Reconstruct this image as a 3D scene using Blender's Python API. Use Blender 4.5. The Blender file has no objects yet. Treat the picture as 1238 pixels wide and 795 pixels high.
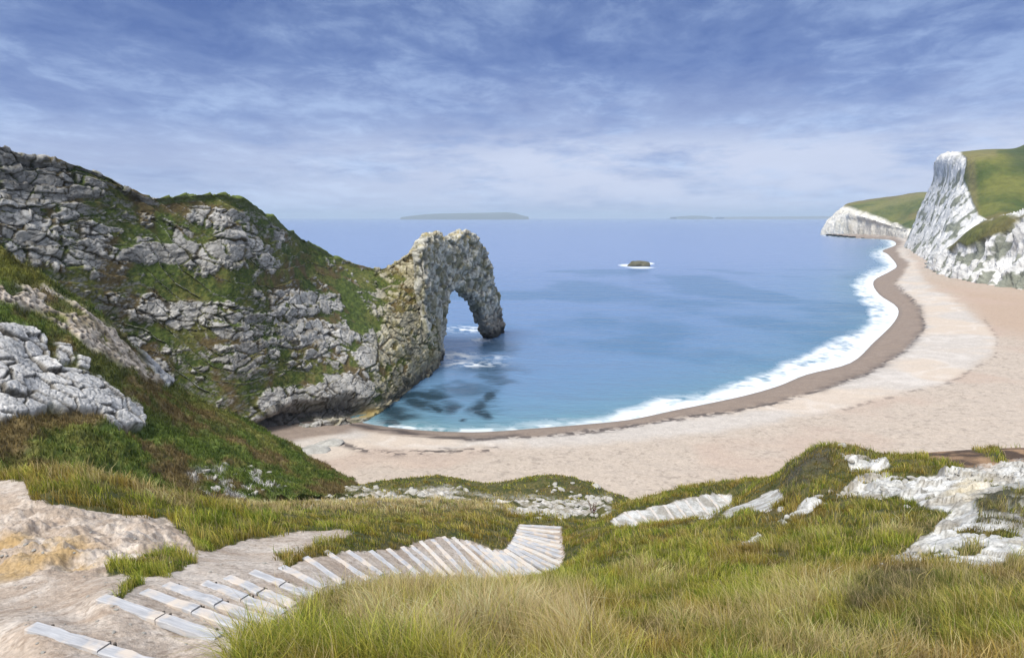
import bpy, math
import numpy as np
from math import radians, pi

# ------------------------------------------------------------------ camera, sky, sun, exposure
sc = bpy.context.scene
col = sc.collection
F = 825.0; CX = 619.0; CY = 397.5; HOR = 262.6; CAMZ = 45.0
PITCH = math.atan((CY-HOR)/F); CP = math.cos(PITCH); SP = math.sin(PITCH)
cam = bpy.data.cameras.new('camera'); camo = bpy.data.objects.new('camera', cam); col.objects.link(camo)
cam.sensor_width = 36.0; cam.lens = 36.0*F/1238.0; cam.clip_start = 0.1; cam.clip_end = 80000
camo.location = (0, 0, CAMZ); camo.rotation_euler = (pi/2-PITCH, 0, 0)
sc.camera = camo
SUN_EL = radians(50); SUN_AZ = radians(-150)      # azimuth of the sun from +Y, clockwise towards +X
sun = bpy.data.lights.new('sun', 'SUN'); sun.energy = 2.55; sun.angle = radians(26); sun.color = (1, .955, .88)
suno = bpy.data.objects.new('sun', sun); col.objects.link(suno)
suno.rotation_euler = (pi/2-SUN_EL, 0, pi-SUN_AZ); suno.location = (0, -50, 200)
w = bpy.data.worlds.new('World'); sc.world = w; w.use_nodes = True
nt = w.node_tree; nt.nodes.clear()
def N(t, kind, **kw):
    n = t.nodes.new(kind)
    for k, v in kw.items(): setattr(n, k, v)
    return n
def mathn(t, op, a, b=None, c=None):
    n = t.nodes.new('ShaderNodeMath'); n.operation = op
    for i, v in enumerate((a, b, c)):
        if v is None: continue
        if isinstance(v, (int, float)): n.inputs[i].default_value = v
        else: t.links.new(v, n.inputs[i])
    return n.outputs[0]
def ramp(t, fac, stops):
    n = t.nodes.new('ShaderNodeValToRGB'); cr = n.color_ramp
    while len(cr.elements) < len(stops): cr.elements.new(0.5)
    for e, (p, c) in zip(cr.elements, stops):
        e.position = p; e.color = (*c, 1) if len(c) == 3 else c
    t.links.new(fac, n.inputs[0]); return n.outputs[0]
def mixc(t, fac, a, b, mode='MIX'):
    n = t.nodes.new('ShaderNodeMix'); n.data_type = 'RGBA'; n.blend_type = mode
    for s, v in ((n.inputs[0], fac), (n.inputs[6], a), (n.inputs[7], b)):
        if isinstance(v, (int, float)): s.default_value = v
        elif isinstance(v, tuple): s.default_value = (*v, 1)
        else: t.links.new(v, s)
    return n.outputs[2]
sky = N(nt, 'ShaderNodeTexSky', sky_type='NISHITA'); sky.sun_disc = False
sky.sun_elevation = SUN_EL; sky.sun_rotation = SUN_AZ; sky.altitude = 50; sky.dust_density = 1.0; sky.ozone_density = 3.0
tc = N(nt, 'ShaderNodeTexCoord'); sep = N(nt, 'ShaderNodeSeparateXYZ'); nt.links.new(tc.outputs['Generated'], sep.inputs[0])
zc = mathn(nt, 'MAXIMUM', sep.outputs[2], 0.0)
den = mathn(nt, 'ADD', zc, 0.13)
u = mathn(nt, 'DIVIDE', sep.outputs[0], den); v = mathn(nt, 'DIVIDE', sep.outputs[1], den)
def cloud(sx, sy, scale, detail, rough, off, dist=0.0):
    cb = N(nt, 'ShaderNodeCombineXYZ')
    nt.links.new(mathn(nt, 'MULTIPLY_ADD', u, sx, off), cb.inputs[0]); nt.links.new(mathn(nt, 'MULTIPLY_ADD', v, sy, off*.37), cb.inputs[1])
    mp = N(nt, 'ShaderNodeMapping'); mp.inputs['Rotation'].default_value = (0, 0, -.45); nt.links.new(cb.outputs[0], mp.inputs[0])
    n = N(nt, 'ShaderNodeTexNoise'); nt.links.new(mp.outputs[0], n.inputs['Vector'])
    n.inputs['Scale'].default_value = scale; n.inputs['Detail'].default_value = detail; n.inputs['Roughness'].default_value = rough
    n.inputs['Distortion'].default_value = dist
    return n.outputs[0]
c1 = cloud(1.0, .8, .9, 9, .6, 3.1, .3)
c2 = cloud(1.3, 1.0, 3.2, 9, .66, 9.7, .3)
# a bank of bright cloud standing low over the sea, a little to the right
cb = N(nt, 'ShaderNodeCombineXYZ'); nt.links.new(mathn(nt, 'MULTIPLY', sep.outputs[0], 3.4), cb.inputs[0]); nt.links.new(mathn(nt, 'MULTIPLY', sep.outputs[2], 13.0), cb.inputs[1])
n3 = N(nt, 'ShaderNodeTexNoise'); n3.inputs['Scale'].default_value = 1.6; n3.inputs['Detail'].default_value = 9; n3.inputs['Roughness'].default_value = .62; nt.links.new(cb.outputs[0], n3.inputs['Vector'])
band = ramp(nt, zc, [(0.0, (.55,)*3), (.035, (.9,)*3), (.085, (1.0,)*3), (.125, (.25,)*3), (.2, (0,)*3)])
side = ramp(nt, mathn(nt, 'MULTIPLY_ADD', sep.outputs[0], .5, .5), [(.28, (.25,)*3), (.55, (1.0,)*3), (.75, (.85,)*3)])
bank = mathn(nt, 'MULTIPLY', mathn(nt, 'MULTIPLY', band, side), ramp(nt, n3.outputs[0], [(.34, (0,)*3), (.52, (1,)*3)]))
base = ramp(nt, zc, [(0.0, (1.95, 2.5, 3.95)), (.07, (1.85, 2.3, 3.7)), (.13, (1.15, 1.62, 3.1)), (.20, (.70, 1.10, 2.5)), (.30, (.42, .76, 2.0)), (.42, (1.3, 1.6, 2.7)), (.6, (5.4, 5.7, 6.4))])  # overhead end, out of view, is brightened as added soft fill light
base = mixc(nt, .15, base, mixc(nt, 1.0, sky.outputs[0], (.35, .42, .6), 'MULTIPLY'))
cm = ramp(nt, mathn(nt, 'ADD', mathn(nt, 'MULTIPLY', c1, .55), mathn(nt, 'MULTIPLY', c2, .45)), [(.40, (0, 0, 0)), (.50, (.32,)*3), (.60, (1.0,)*3)])
lit = mixc(nt, 1.0, base, (.95, 1.15, 1.2), 'ADD')
mx = mixc(nt, cm, base, lit)
mx = mixc(nt, mathn(nt, 'MULTIPLY', bank, 1.0), mx, (3.5, 3.85, 4.8))
bg = N(nt, 'ShaderNodeBackground'); nt.links.new(mx, bg.inputs[0]); bg.inputs[1].default_value = .10
wo = N(nt, 'ShaderNodeOutputWorld'); nt.links.new(bg.outputs[0], wo.inputs[0])
sc.view_settings.view_transform = 'Standard'; sc.view_settings.look = 'None'; sc.view_settings.gamma = 1
sc.view_settings.exposure = 0.9
sc.cycles.volume_bounces = 0; sc.cycles.max_bounces = 5; sc.cycles.diffuse_bounces = 3; sc.cycles.transparent_max_bounces = 8

# ------------------------------------------------------------------ pixel helpers (authoring only)
def sq(px, py):
    "photo pixel -> (x/y, z/y) of its ray, camera at the origin"
    a = (np.asarray(px, float)-CX)/F; b = (CY-np.asarray(py, float))/F
    d = CP+b*SP
    return a/d, (b*CP-SP)/d
def at(px, py, D):
    q, s = sq(px, py); return np.array([q*D, D, CAMZ+s*D])
def on(px, py, z=0.0):
    q, s = sq(px, py); D = (z-CAMZ)/s; return np.array([q*D, D, z+0*D])
def proj(P):
    y = P[..., 1]; z = P[..., 2]-CAMZ
    dep = y*CP-z*SP; dep = np.where(dep > .05, dep, .05)
    return CX+F*P[..., 0]/dep, CY-F*(y*SP+z*CP)/dep

# ------------------------------------------------------------------ numpy noise
_TAB = np.random.default_rng(99).random(1 << 20).astype(np.float32)
def hsh(ix, iy, iz, seed):
    return _TAB[(ix*9973+iy*131071+iz*524287+seed*77731) & 0xfffff]
def vn(P, seed=0):
    P = P.astype(np.float32) if P.dtype != np.float32 else P
    I = np.floor(P).astype(np.int32); f = P-I.astype(np.float32); f = f*f*(3-2*f); r = 0
    for dx in (0, 1):
        for dy in (0, 1):
            for dz in (0, 1):
                wgt = (f[..., 0] if dx else 1-f[..., 0])*(f[..., 1] if dy else 1-f[..., 1])*(f[..., 2] if dz else 1-f[..., 2])
                r = r+wgt*hsh(I[..., 0]+dx, I[..., 1]+dy, I[..., 2]+dz, seed)
    return r
def fbm(P, sc_=1.0, oc=4, seed=0, rough=.5):
    P = P*sc_; a = 1.0; t = 0; r = 0
    for o in range(oc):
        r = r+a*vn(P*(2.03**o)+o*17.3, seed+o); t += a; a *= rough
    return r/t          # 0..1
def worley(P, seed=0):
    P = P.astype(np.float32); I = np.floor(P).astype(np.int32)
    f1 = np.full(P.shape[:-1], 9.0, np.float32); f2 = f1.copy(); cr = np.zeros_like(f1); fac = np.zeros_like(f1)
    for dx in (-1, 0, 1):
        for dy in (-1, 0, 1):
            for dz in (-1, 0, 1):
                a, b, c = I[..., 0]+dx, I[..., 1]+dy, I[..., 2]+dz
                vx = P[..., 0]-a-hsh(a, b, c, seed); vy = P[..., 1]-b-hsh(a, b, c, seed+1); vz = P[..., 2]-c-hsh(a, b, c, seed+2)
                d = np.sqrt(vx*vx+vy*vy+vz*vz); m = d < f1
                fac = np.where(m, vx*(hsh(a, b, c, seed+4)-.5)+vy*(hsh(a, b, c, seed+5)-.5)+vz*(hsh(a, b, c, seed+6)-.5), fac)
                f2 = np.where(m, f1, np.minimum(f2, d)); cr = np.where(m, hsh(a, b, c, seed+3), cr); f1 = np.where(m, d, f1)
    worley.fac = fac
    return f1, f2, cr
def sstep(a, b, x):
    t = np.clip((x-a)/(b-a), 0, 1); return t*t*(3-2*t)
def blocks(P, scl, tilt, seed):
    "cell pattern in tilted, warped coordinates; returns edge distance and cell id"
    wv = np.stack([fbm(P, .22, 3, seed+5+i)-.5 for i in range(3)], -1)*3.2
    p = P+wv; c_, s_ = math.cos(tilt), math.sin(tilt)
    x = p[..., 0]*c_+p[..., 2]*s_; z = -p[..., 0]*s_+p[..., 2]*c_
    f1, f2, cr = worley(np.stack([x/scl[0], p[..., 1]/scl[1], z/scl[2]], -1), seed); return f2-f1, cr, worley.fac
def poly(px, py, pts, soft=3.0):
    "soft inside-mask of a closed outline"
    pts = np.array(pts, float); x0, y0 = pts.min(0)-4*soft-2; x1, y1 = pts.max(0)+4*soft+2
    out = np.zeros(px.shape); sel = (px > x0) & (px < x1) & (py > y0) & (py < y1)
    X = px[sel]; Y = py[sel]
    if X.size == 0: return out
    ins = np.zeros(X.shape, bool); d2 = np.full(X.shape, 1e18)
    for (ax, ay), (bx, by) in zip(pts, np.roll(pts, -1, 0)):
        c = ((ay > Y) != (by > Y)); 
        ins ^= c & (X < (bx-ax)*(Y-ay)/((by-ay) if by != ay else 1e-9)+ax)
        ex, ey = bx-ax, by-ay; t = np.clip(((X-ax)*ex+(Y-ay)*ey)/(ex*ex+ey*ey+1e-9), 0, 1)
        d2 = np.minimum(d2, (X-ax-t*ex)**2+(Y-ay-t*ey)**2)
    sd = np.sqrt(d2)*np.where(ins, 1, -1)
    out[sel] = sstep(-soft, soft, sd); return out
def lerp(a, b, t):
    a = np.asarray(a, float); b = np.asarray(b, float); t = np.asarray(t)[..., None]
    return a*(1-t)+b*t

# ------------------------------------------------------------------ mesh helpers
def props(o, label=None, cat=None, group=None, kind=None):
    if label: o['label'] = label
    if cat: o['category'] = cat
    if group: o['group'] = group
    if kind: o['kind'] = kind
    return o
def mesh_np(name, V, Fc, colr=None, smooth=True):
    "V (n,3); Fc list of int arrays (m,k)"
    me = bpy.data.meshes.new(name); V = np.ascontiguousarray(V, dtype=np.float32)
    me.vertices.add(len(V)); me.vertices.foreach_set('co', V.ravel())
    if not isinstance(Fc, list): Fc = [Fc]
    loops = np.concatenate([f.ravel() for f in Fc]).astype(np.int32)
    tot = np.concatenate([np.full(len(f), f.shape[1]) for f in Fc]).astype(np.int32)
    st = np.concatenate([[0], np.cumsum(tot)[:-1]]).astype(np.int32)
    me.loops.add(len(loops)); me.loops.foreach_set('vertex_index', loops)
    me.polygons.add(len(tot)); me.polygons.foreach_set('loop_start', st)
    me.update(calc_edges=True)
    me.polygons.foreach_set('use_smooth', np.full(len(tot), smooth)); 
    if colr is not None:
        ca = me.color_attributes.new('Col', 'FLOAT_COLOR', 'POINT')
        c4 = np.ones((len(V), 4), np.float32); c4[:, :colr.shape[-1]] = colr.reshape(len(V), -1)
        ca.data.foreach_set('color', c4.ravel())
    me.validate(); return me
def obj(name, me, mat=None, parent=None, loc=None, **kw):
    o = bpy.data.objects.new(name, me); col.objects.link(o)
    if mat and me is not None and not me.materials: me.materials.append(mat)
    if parent: o.parent = parent
    if loc is not None: o.location = loc
    return props(o, **kw)
def gridfaces(nu, nv, keep=None):
    i = np.arange(nu*nv).reshape(nu, nv)
    f = np.stack([i[:-1, :-1], i[1:, :-1], i[1:, 1:], i[:-1, 1:]], -1).reshape(-1, 4)
    return f if keep is None else f[keep.reshape(-1)]
def crow(n_in, counts):
    "Catmull-Rom weights, counts samples in every interval"
    W = []
    for i, c in enumerate(counts):
        for t in np.arange(c)/c:
            r = np.zeros(n_in)
            for k, wv in zip((i-1, i, i+1, i+2), (-.5*t+t*t-.5*t**3, 1-2.5*t*t+1.5*t**3, .5*t+2*t*t-1.5*t**3, -.5*t*t+.5*t**3)):
                if k < 0: r[0] += 2*wv; r[1] -= wv
                elif k >= n_in: r[-1] += 2*wv; r[-2] -= wv
                else: r[k] += wv
            W.append(r)
    r = np.zeros(n_in); r[-1] = 1; W.append(r); return np.array(W)
def loft(C, cu, cv):
    C = np.asarray(C, float); Wu = crow(C.shape[0], cu); Wv = crow(C.shape[1], cv)
    return np.einsum('ai,bj,ijk->abk', Wu, Wv, C)
def normals(G):
    du = np.gradient(G, axis=0); dv = np.gradient(G, axis=1)
    n = np.cross(du, dv); return n/(np.linalg.norm(n, axis=-1, keepdims=True)+1e-9)

# ------------------------------------------------------------------ materials
def mat_vc(name, rough=.9, detail=(8.0, .25), bump=(20.0, .3, .05), spec=.25):
    "base colour from the mesh's own colour attribute, finely mottled, with a bump"
    m = bpy.data.materials.new(name); m.use_nodes = True; t = m.node_tree; b = t.nodes['Principled BSDF']
    a = N(t, 'ShaderNodeVertexColor', layer_name='Col')
    tc = N(t, 'ShaderNodeTexCoord')
    n1 = N(t, 'ShaderNodeTexNoise'); n1.inputs['Scale'].default_value = detail[0]; n1.inputs['Detail'].default_value = 6; n1.inputs['Roughness'].default_value = .65
    t.links.new(tc.outputs['Object'], n1.inputs['Vector'])
    f = ramp(t, n1.outputs[0], [(.30, (1-detail[1]*1.6,)*3), (.70, (1+detail[1],)*3)])
    t.links.new(mixc(t, 1.0, a.outputs[0], f, 'MULTIPLY'), b.inputs['Base Color'])
    n2 = N(t, 'ShaderNodeTexNoise'); n2.inputs['Scale'].default_value = bump[0]; n2.inputs['Detail'].default_value = 5; n2.inputs['Roughness'].default_value = .6
    t.links.new(tc.outputs['Object'], n2.inputs['Vector'])
    bp = N(t, 'ShaderNodeBump'); bp.inputs['Strength'].default_value = bump[1]; bp.inputs['Distance'].default_value = bump[2]
    t.links.new(n2.outputs[0], bp.inputs['Height']); t.links.new(bp.outputs[0], b.inputs['Normal'])
    b.inputs['Roughness'].default_value = rough; b.inputs['Specular IOR Level'].default_value = spec
    return m
M_ground = mat_vc('soil_and_turf', detail=(14, .22), bump=(30, .6, .04))
M_rock = mat_vc('limestone', detail=(1.6, .22), bump=(2.2, .6, .35))
M_chalk = mat_vc('chalk', detail=(.16, .16), bump=(.14, .9, 4.0))
M_beach = mat_vc('shingle', detail=(3.0, .13), bump=(5, .5, .08))
M_stone = mat_vc('pale_stone', detail=(5, .22), bump=(8, .6, .05))
def mat_plain(name, c1_, c2_, scale=(4, 4, 4), rough=.85):
    m = bpy.data.materials.new(name); m.use_nodes = True; t = m.node_tree; b = t.nodes['Principled BSDF']
    tc = N(t, 'ShaderNodeTexCoord'); mp = N(t, 'ShaderNodeMapping'); mp.inputs['Scale'].default_value = scale
    oi = N(t, 'ShaderNodeObjectInfo'); t.links.new(tc.outputs['Object'], mp.inputs[0]); t.links.new(oi.outputs['Random'], mp.inputs['Location'])
    n = N(t, 'ShaderNodeTexNoise'); n.inputs['Scale'].default_value = 1; n.inputs['Detail'].default_value = 6; n.inputs['Roughness'].default_value = .65
    t.links.new(mp.outputs[0], n.inputs['Vector'])
    c = ramp(t, n.outputs[0], [(.32, c1_), (.68, c2_)])
    if 'timber' in name:
        nd = N(t, 'ShaderNodeTexNoise'); nd.inputs['Scale'].default_value = 2.6; nd.inputs['Detail'].default_value = 5; g_ = N(t, 'ShaderNodeNewGeometry'); t.links.new(g_.outputs['Position'], nd.inputs['Vector'])
        c = mixc(t, ramp(t, nd.outputs[0], [(.48, (0,)*3), (.60, (.8,)*3)]), c, (.52, .45, .38))
    t.links.new(c, b.inputs['Base Color'])
    bp = N(t, 'ShaderNodeBump'); bp.inputs['Strength'].default_value = .5; bp.inputs['Distance'].default_value = .01
    t.links.new(n.outputs[0], bp.inputs['Height']); t.links.new(bp.outputs[0], b.inputs['Normal'])
    b.inputs['Roughness'].default_value = rough; b.inputs['Specular IOR Level'].default_value = .25
    return m
M_wood = mat_plain('weathered_timber', (.25, .255, .275), (.48, .485, .50), (1.6, 22, 22))
M_wood_old = mat_plain('worn_timber', (.36, .335, .31), (.60, .58, .55), (1.6, 22, 22))
M_iron = mat_plain('dark_peg', (.05, .045, .04), (.12, .10, .08), (20, 20, 20))

# ------------------------------------------------------------------ the foreground hillside (a sheet over x/y and distance)
def Ls(D): return np.log(D)
BOARDS = [  # left end px,py, right end px,py, distance of right end
 (38,759,215,812,6.75),(123,724,266,771,8.0),(174,717,301,761,8.6),(200,708,328,754,9.1),(247,706,345,742,9.8),(273,699,357,733,10.4),
 (304,693,380,722,11.3),(340,687,392,712,12.4),(369,675,416,707,13.5),(394,668,446,703,14.6),(420,667,462,696,15.6),(448,667,484,695,16.5),
 (469,664,506,695,17.3),(486,662,523,697,17.9),(497,660,540,697,18.5),(508,655,549,697,19.1),(522,653,565,697,19.6),(536,650,584,702,20.1),
 (548,650,603,700,20.6),(563,654,615,699,21.0),(578,660,622,699,21.3),(588,664,629,698,21.6),(596,666,637,697,21.9),(604,667,647,696,22.2),
 (610,665,656,695,22.5),(614,662,666,692,22.9),(616,659,674,688,23.4),(618,656,678,681,24.2),(620,653,680,674,25.1),(621,650,680,668,26.0),
 (622,647,679,662,27.3),(624,644,677,656,28.7),(625,641,677,650,30.1),(627,638,677,644,31.7),(628,635,678,638,33.5)]
BOARDS2 = [(742,627,748,635,30.3),(755,620,771,635,31),(770,617,784,632,31.7),(786,614,798,630,32.4),(803,611,816,630,33.2),(816,608,832,629,34),(829,605,845,627,35),(842,602,858,624,36.2),(856,599,871,617,38),(869,598,883,610,40)]
cols_ = {
 -260: [(795,7),(700,11),(640,15.5),(560,22),(590,30),(605,50),(612,100)],
 -120: [(795,7),(700,11),(640,15.5),(566,22),(595,30),(608,50),(614,100)],
 0: [(795,7.2),(720,10.2),(690,11.6),(655,13.6),(620,17),(578,22),(603,30),(612,50),(616,100)],
 40: [(830,6.3),(730,9.6),(690,11.3),(650,13.8),(612,17),(572,22),(602,30),(612,50),(616,100)],
 100: [(745,8.7),(712,10.1),(690,11.3),(650,14),(606,18),(573,22),(602,29),(612,50)],
 160: [(700,10.6),(680,12),(650,14.4),(615,18.5),(590,22),(604,28),(613,50),(617,100)],
 225: [(795,6.4),(692,11.6),(672,13.6),(640,17),(600,25),(608,31),(616,60),(620,100)],
 300: [(815,5.2),(780,6.8),(672,15.2),(650,18.5),(612,30),(616,40),(620,60),(622,100)],
 345: [(800,5.6),(750,8.4),(665,16.3),(645,20),(612,32),(616,42),(612,65),(606,90)],
 400: [(800,5.7),(755,7.7),(728,10.2),(655,18.5),(635,23),(612,33),(612,45),(604,75),(592,95),(602,115)],
 460: [(800,5.8),(755,7.8),(722,10.8),(650,20.5),(635,25),(610,36),(612,50),(596,83),(583,95),(600,115)],
 530: [(800,5.9),(750,8.0),(722,11.0),(636,26),(622,33),(608,42),(610,55),(596,80),(575,95),(598,115)],
 590: [(800,6.0),(750,8.2),(722,11.5),(645,26),(630,31),(611,45),(612,60),(603,82),(590,90),(605,115)],
 640: [(800,6.0),(745,8.4),(720,12),(628,36),(614,50),(606,70),(600,82),(577,93),(602,115)],
 690: [(800,6.0),(745,8.5),(708,13),(685,19),(645,30),(632,36),(618,55),(603,83),(578,92),(603,115)],
 730: [(800,6.0),(740,8.6),(705,12.6),(668,18.5),(642,26),(632,33),(622,50),(606,82),(606,115)],
 800: [(800,5.9),(740,8.5),(700,12),(662,17.5),(644,22),(634,29),(603,39.5),(596,43),(615,56),(616,100)],
 860: [(795,6.0),(740,8.2),(700,11.4),(660,16),(634,22),(592,42),(586,45),(606,60),(614,100)],
 900: [(795,6.0),(740,8.1),(700,11),(660,15.2),(628,20.5),(611,26),(598,33),(583,42),(600,58),(612,100)],
 945: [(795,5.9),(740,8),(700,10.7),(660,14.5),(622,19.5),(596,26),(577,38),(600,52),(610,100)],
 975: [(795,5.8),(740,7.9),(700,10.4),(650,14.8),(606,20),(565,25),(553,28),(580,38),(608,100)],
 1010: [(795,5.8),(740,7.8),(700,10.2),(650,14.4),(604,19.5),(560,25),(538,28),(565,36),(606,100)],
 1060: [(795,5.7),(740,7.6),(700,10),(650,14),(600,19),(565,24),(550,27.5),(575,36),(606,100)],
 1120: [(795,5.6),(740,7.4),(700,9.6),(650,13),(600,18),(570,22),(547,26.5),(580,35),(606,100)],
 1180: [(795,5.5),(740,7.2),(700,9.2),(650,12),(600,16.8),(567,22),(543,26),(577,34),(606,100)],
 1240: [(795,5.5),(740,7.1),(700,9.1),(650,11.8),(600,16.4),(565,22),(541,26),(577,34),(606,100)],
 1420: [(795,5.5),(700,9),(650,11.6),(600,16),(555,24),(580,34),(606,100)],
 1650: [(795,5.5),(700,9),(600,16),(555,24),(580,34),(606,100)],
}
cq, cl, cs = [], [], []
for px, lst in cols_.items():
    for py, D in lst:
        q, s = sq(px, py); cq.append(float(q)); cl.append(D); cs.append(float(s))
BW = []
for (x0, y0, x1, y1, D) in BOARDS+BOARDS2:
    q1, s1 = sq(x1, y1); q0, s0 = sq(x0, y0); D0 = D*s1/s0
    BW.append((np.array([q0*D0, D0, CAMZ+s0*D0]), np.array([q1*D, D, CAMZ+s1*D])))
    for q, s, d in ((q0, s0, D0), (q1, s1, D)):
        cq.append(float(q)); cl.append(d); cs.append(float(s))
cq = np.array(cq); cl = np.array(cl); cs = np.array(cs)
BA, BB = 1.7, .43
res = cs+(BA/cl+BB)
def kern(r2): return .5*r2*np.log(r2+1e-12)
X = np.stack([cq*2.0, np.log(cl)], -1); n = len(X)
K = kern(((X[:, None]-X[None])**2).sum(-1))+np.eye(n)*2e-4
A = np.zeros((n+3, n+3)); A[:n, :n] = K; A[:n, n] = 1; A[:n, n+1:] = X; A[n, :n] = 1; A[n+1:, :n] = X.T
wts = np.linalg.solve(A, np.concatenate([res, [0, 0, 0]]))
def ground_res(q, L):
    P = np.stack([q*2.0, L], -1).reshape(-1, 2); out = np.empty(len(P))
    for i in range(0, len(P), 40000):
        p = P[i:i+40000]; out[i:i+40000] = kern(((p[:, None]-X[None])**2).sum(-1))@wts[:n]+wts[n]+p@wts[n+1:]
    return out.reshape(q.shape)
qs_ = np.concatenate([np.linspace(-2.2, -1.0, 40)[:-1], np.linspace(-1.0, 1.0, 900), np.linspace(1.0, 2.2, 40)[1:]])
Lg = np.concatenate([np.linspace(math.log(.8), math.log(4.6), 40)[:-1], np.linspace(math.log(4.6), math.log(118), 760)])
# evaluate the spline on a coarser lattice and interpolate
qc = np.linspace(-2.2, 2.2, 331); lc = np.linspace(Lg[0], Lg[-1], 240)
RC = ground_res(*np.meshgrid(qc, lc, indexing='ij'))
def bil(T, xa, ya, x, y):
    fx = np.clip((x-xa[0])/(xa[-1]-xa[0])*(len(xa)-1), 0, len(xa)-1.001); fy = np.clip((y-ya[0])/(ya[-1]-ya[0])*(len(ya)-1), 0, len(ya)-1.001)
    i = fx.astype(int); j = fy.astype(int); a = fx-i; b = fy-j
    return (T[i, j]*(1-a)+T[i+1, j]*a)*(1-b)+(T[i, j+1]*(1-a)+T[i+1, j+1]*a)*b
def ground_z0(x, y):
    D = np.maximum(y, .5); q = x/D; L = np.log(D)
    r = bil(RC, qc, lc, q, L); k = sstep(1.5, 4.5, D)
    return CAMZ-BA-BB*D+r*D*k

# dirt, chalk and step masks (outlines in photo pixels, carried over to the ground where they lie)
DIRT = [
 [(-300,850),(-300,585),(0,580),(28,582),(40,606),(95,612),(150,625),(200,628),(228,645),(238,668),(255,668),(300,652),(345,645),(400,640),(432,643),(415,650),(392,656),(356,668),(352,676),(330,676),(420,668),(500,655),(540,647),(600,663),(617,655),(627,634),(679,636),(682,670),(676,690),(655,697),(610,703),(560,702),(500,712),(440,712),(400,722),(372,736),(350,764),(325,780),(300,795),(280,815),(260,860)],
]
GRASSY = [
 [(128,690),(136,678),(180,676),(196,664),(225,668),(240,682),(205,694),(160,694)],
 [(140,722),(160,694),(176,704),(160,712),(148,724)],
 [(345,688),(350,676),(372,664),(420,655),(468,650),(492,652),(500,660),(470,664),(430,664),(392,668),(366,676),(352,686)],
 [(596,664),(590,655),(612,640),(626,636),(620,652),(610,664)],
 [(330,668),(352,666),(346,674),(336,673)],
 [(532,648),(545,640),(566,636),(568,646),(552,652)],
]
CHALK = [
 [(1054,684),(1093,667),(1132,641),(1147,622),(1120,612),(1085,600),(1010,600),(1036,574),(1103,578),(1184,563),(1238,556),(1500,556),(1500,690),(1229,676),(1199,692),(1140,684)],
 [(988,712),(1012,708),(1028,716),(1018,728),(998,726)],
 [(940,632),(975,606),(995,606),(985,614),(950,634)],
 [(893,660),(917,646),(922,650),(902,662)],
 [(1016,548),(1040,553),(1075,564),(1060,572),(1030,566)],
]
TREAD = [
 [(868,623),(889,612),(941,589),(946,604),(925,620),(900,614),(880,626)],
 [(738,628),(756,618),(786,613),(829,603),(856,597),(884,598),(886,610),(854,628),(828,628),(811,632),(784,628),(768,638),(745,637)],
]
SCREE = [[(560,602),(600,604),(640,600),(690,606),(738,598),(742,626),(712,632),(690,628),(640,622),(600,612)], [(300,612),(300,594),(380,588),(420,584),(470,596),(540,588),(560,598),(600,600),(560,606),(420,607),(330,606)]]
DARK = [[(1178,608),(1215,596),(1300,590),(1300,648),(1238,646),(1200,640),(1180,630)], [(945,596),(950,566),(985,545),(1010,545),(1000,570),(975,590),(950,605)], [(1020,735),(1052,690),(1110,688),(1150,715),(1135,770),(1070,790),(1010,775)]]
SOIL = [[(1110,543),(1168,538),(1212,562),(1170,566),(1150,560),(1118,552)], [(1203,540),(1300,536),(1300,562),(1222,560)]]
OCHRE = [[(-20,640),(30,645),(60,655),(100,655),(132,670),(100,684),(60,680),(30,700),(-20,705)], [(1145,600),(1170,580),(1200,590),(1170,612)]]
def many(px, py, L, soft): 
    r = np.zeros(px.shape)
    for p in L: r = np.maximum(r, poly(px, py, p, soft))
    return r
def ground_masks(P):
    px, py = proj(P); D = P[..., 1]
    jx = (fbm(P, 1.3, 4, 5)-.5)*14; jy = (fbm(P, 1.3, 4, 6)-.5)*14*1.0
    k = np.clip(13/np.maximum(D, 1), .3, 1.4); X_ = px+jx*k; Y_ = py+jy*k
    near = D < 60
    hid = (px < 340) & (D > 23.5)          # behind the crest of the left mound
    dirt = many(X_, Y_, DIRT, 4)*near*~hid; dirt = dirt*(1-many(X_, Y_, GRASSY, 3))
    chalk = many(X_, Y_, CHALK, 4)*(D < 46)*(1-.9*sstep(.66, .72, fbm(P, 1.1, 4, 14)))
    tread = many(X_, Y_, TREAD, 2.5)*(D < 46)*(D > 18)
    ground_masks.tread = tread; dirt = np.maximum(dirt, tread)
    dark = many(X_, Y_, DARK, 9)*(D < 40)*(.35+.65*sstep(.44, .58, fbm(P, 1.6, 4, 16)))
    soil = many(X_, Y_, SOIL, 4)*(D < 40)
    ochre = many(X_, Y_, OCHRE, 9)*(D < 40)
    scree = many(X_, Y_, SCREE, 6)*(D > 36)
    return px, py, dirt, chalk*(1-dark), dark, soil, ochre, scree
Q, LL = np.meshgrid(qs_, Lg, indexing='ij'); Y = np.exp(LL); Xg = Q*Y
G = np.stack([Xg, Y, ground_z0(Xg, Y)], -1)
px, py, dirt, chalk, dark, soil, ochre, scree = ground_masks(G); tread = ground_masks.tread
Dk = G[..., 1]
bare = np.clip(dirt+chalk+soil, 0, 1)
t1 = fbm(G, .55, 4, 11)-.5; t2 = fbm(G, 2.6, 4, 12)-.5
chz = (np.abs(fbm(G*[1, 1, 3], .9, 5, 15)-.5)*-2+.25)
face = poly(px, py, [(-60,690),(-60,600),(30,600),(100,615),(200,628),(236,655),(200,680),(120,692),(60,690)], 14)*(Dk < 23)
dz = (1-bare)*(t1*.028+t2*.016)*np.minimum(Dk, 60)*.55
_e, _r, _k = blocks(G, (.9, .9, .45), .2, 46); _e2, _r2, _k2 = blocks(G, (.35, .35, .2), .2, 47)
dz += chalk*((_r-.3)*.22+_k*.34+(_r2-.5)*.07+_k2*.12)*np.clip(Dk/16, .5, 1.6)
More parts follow.
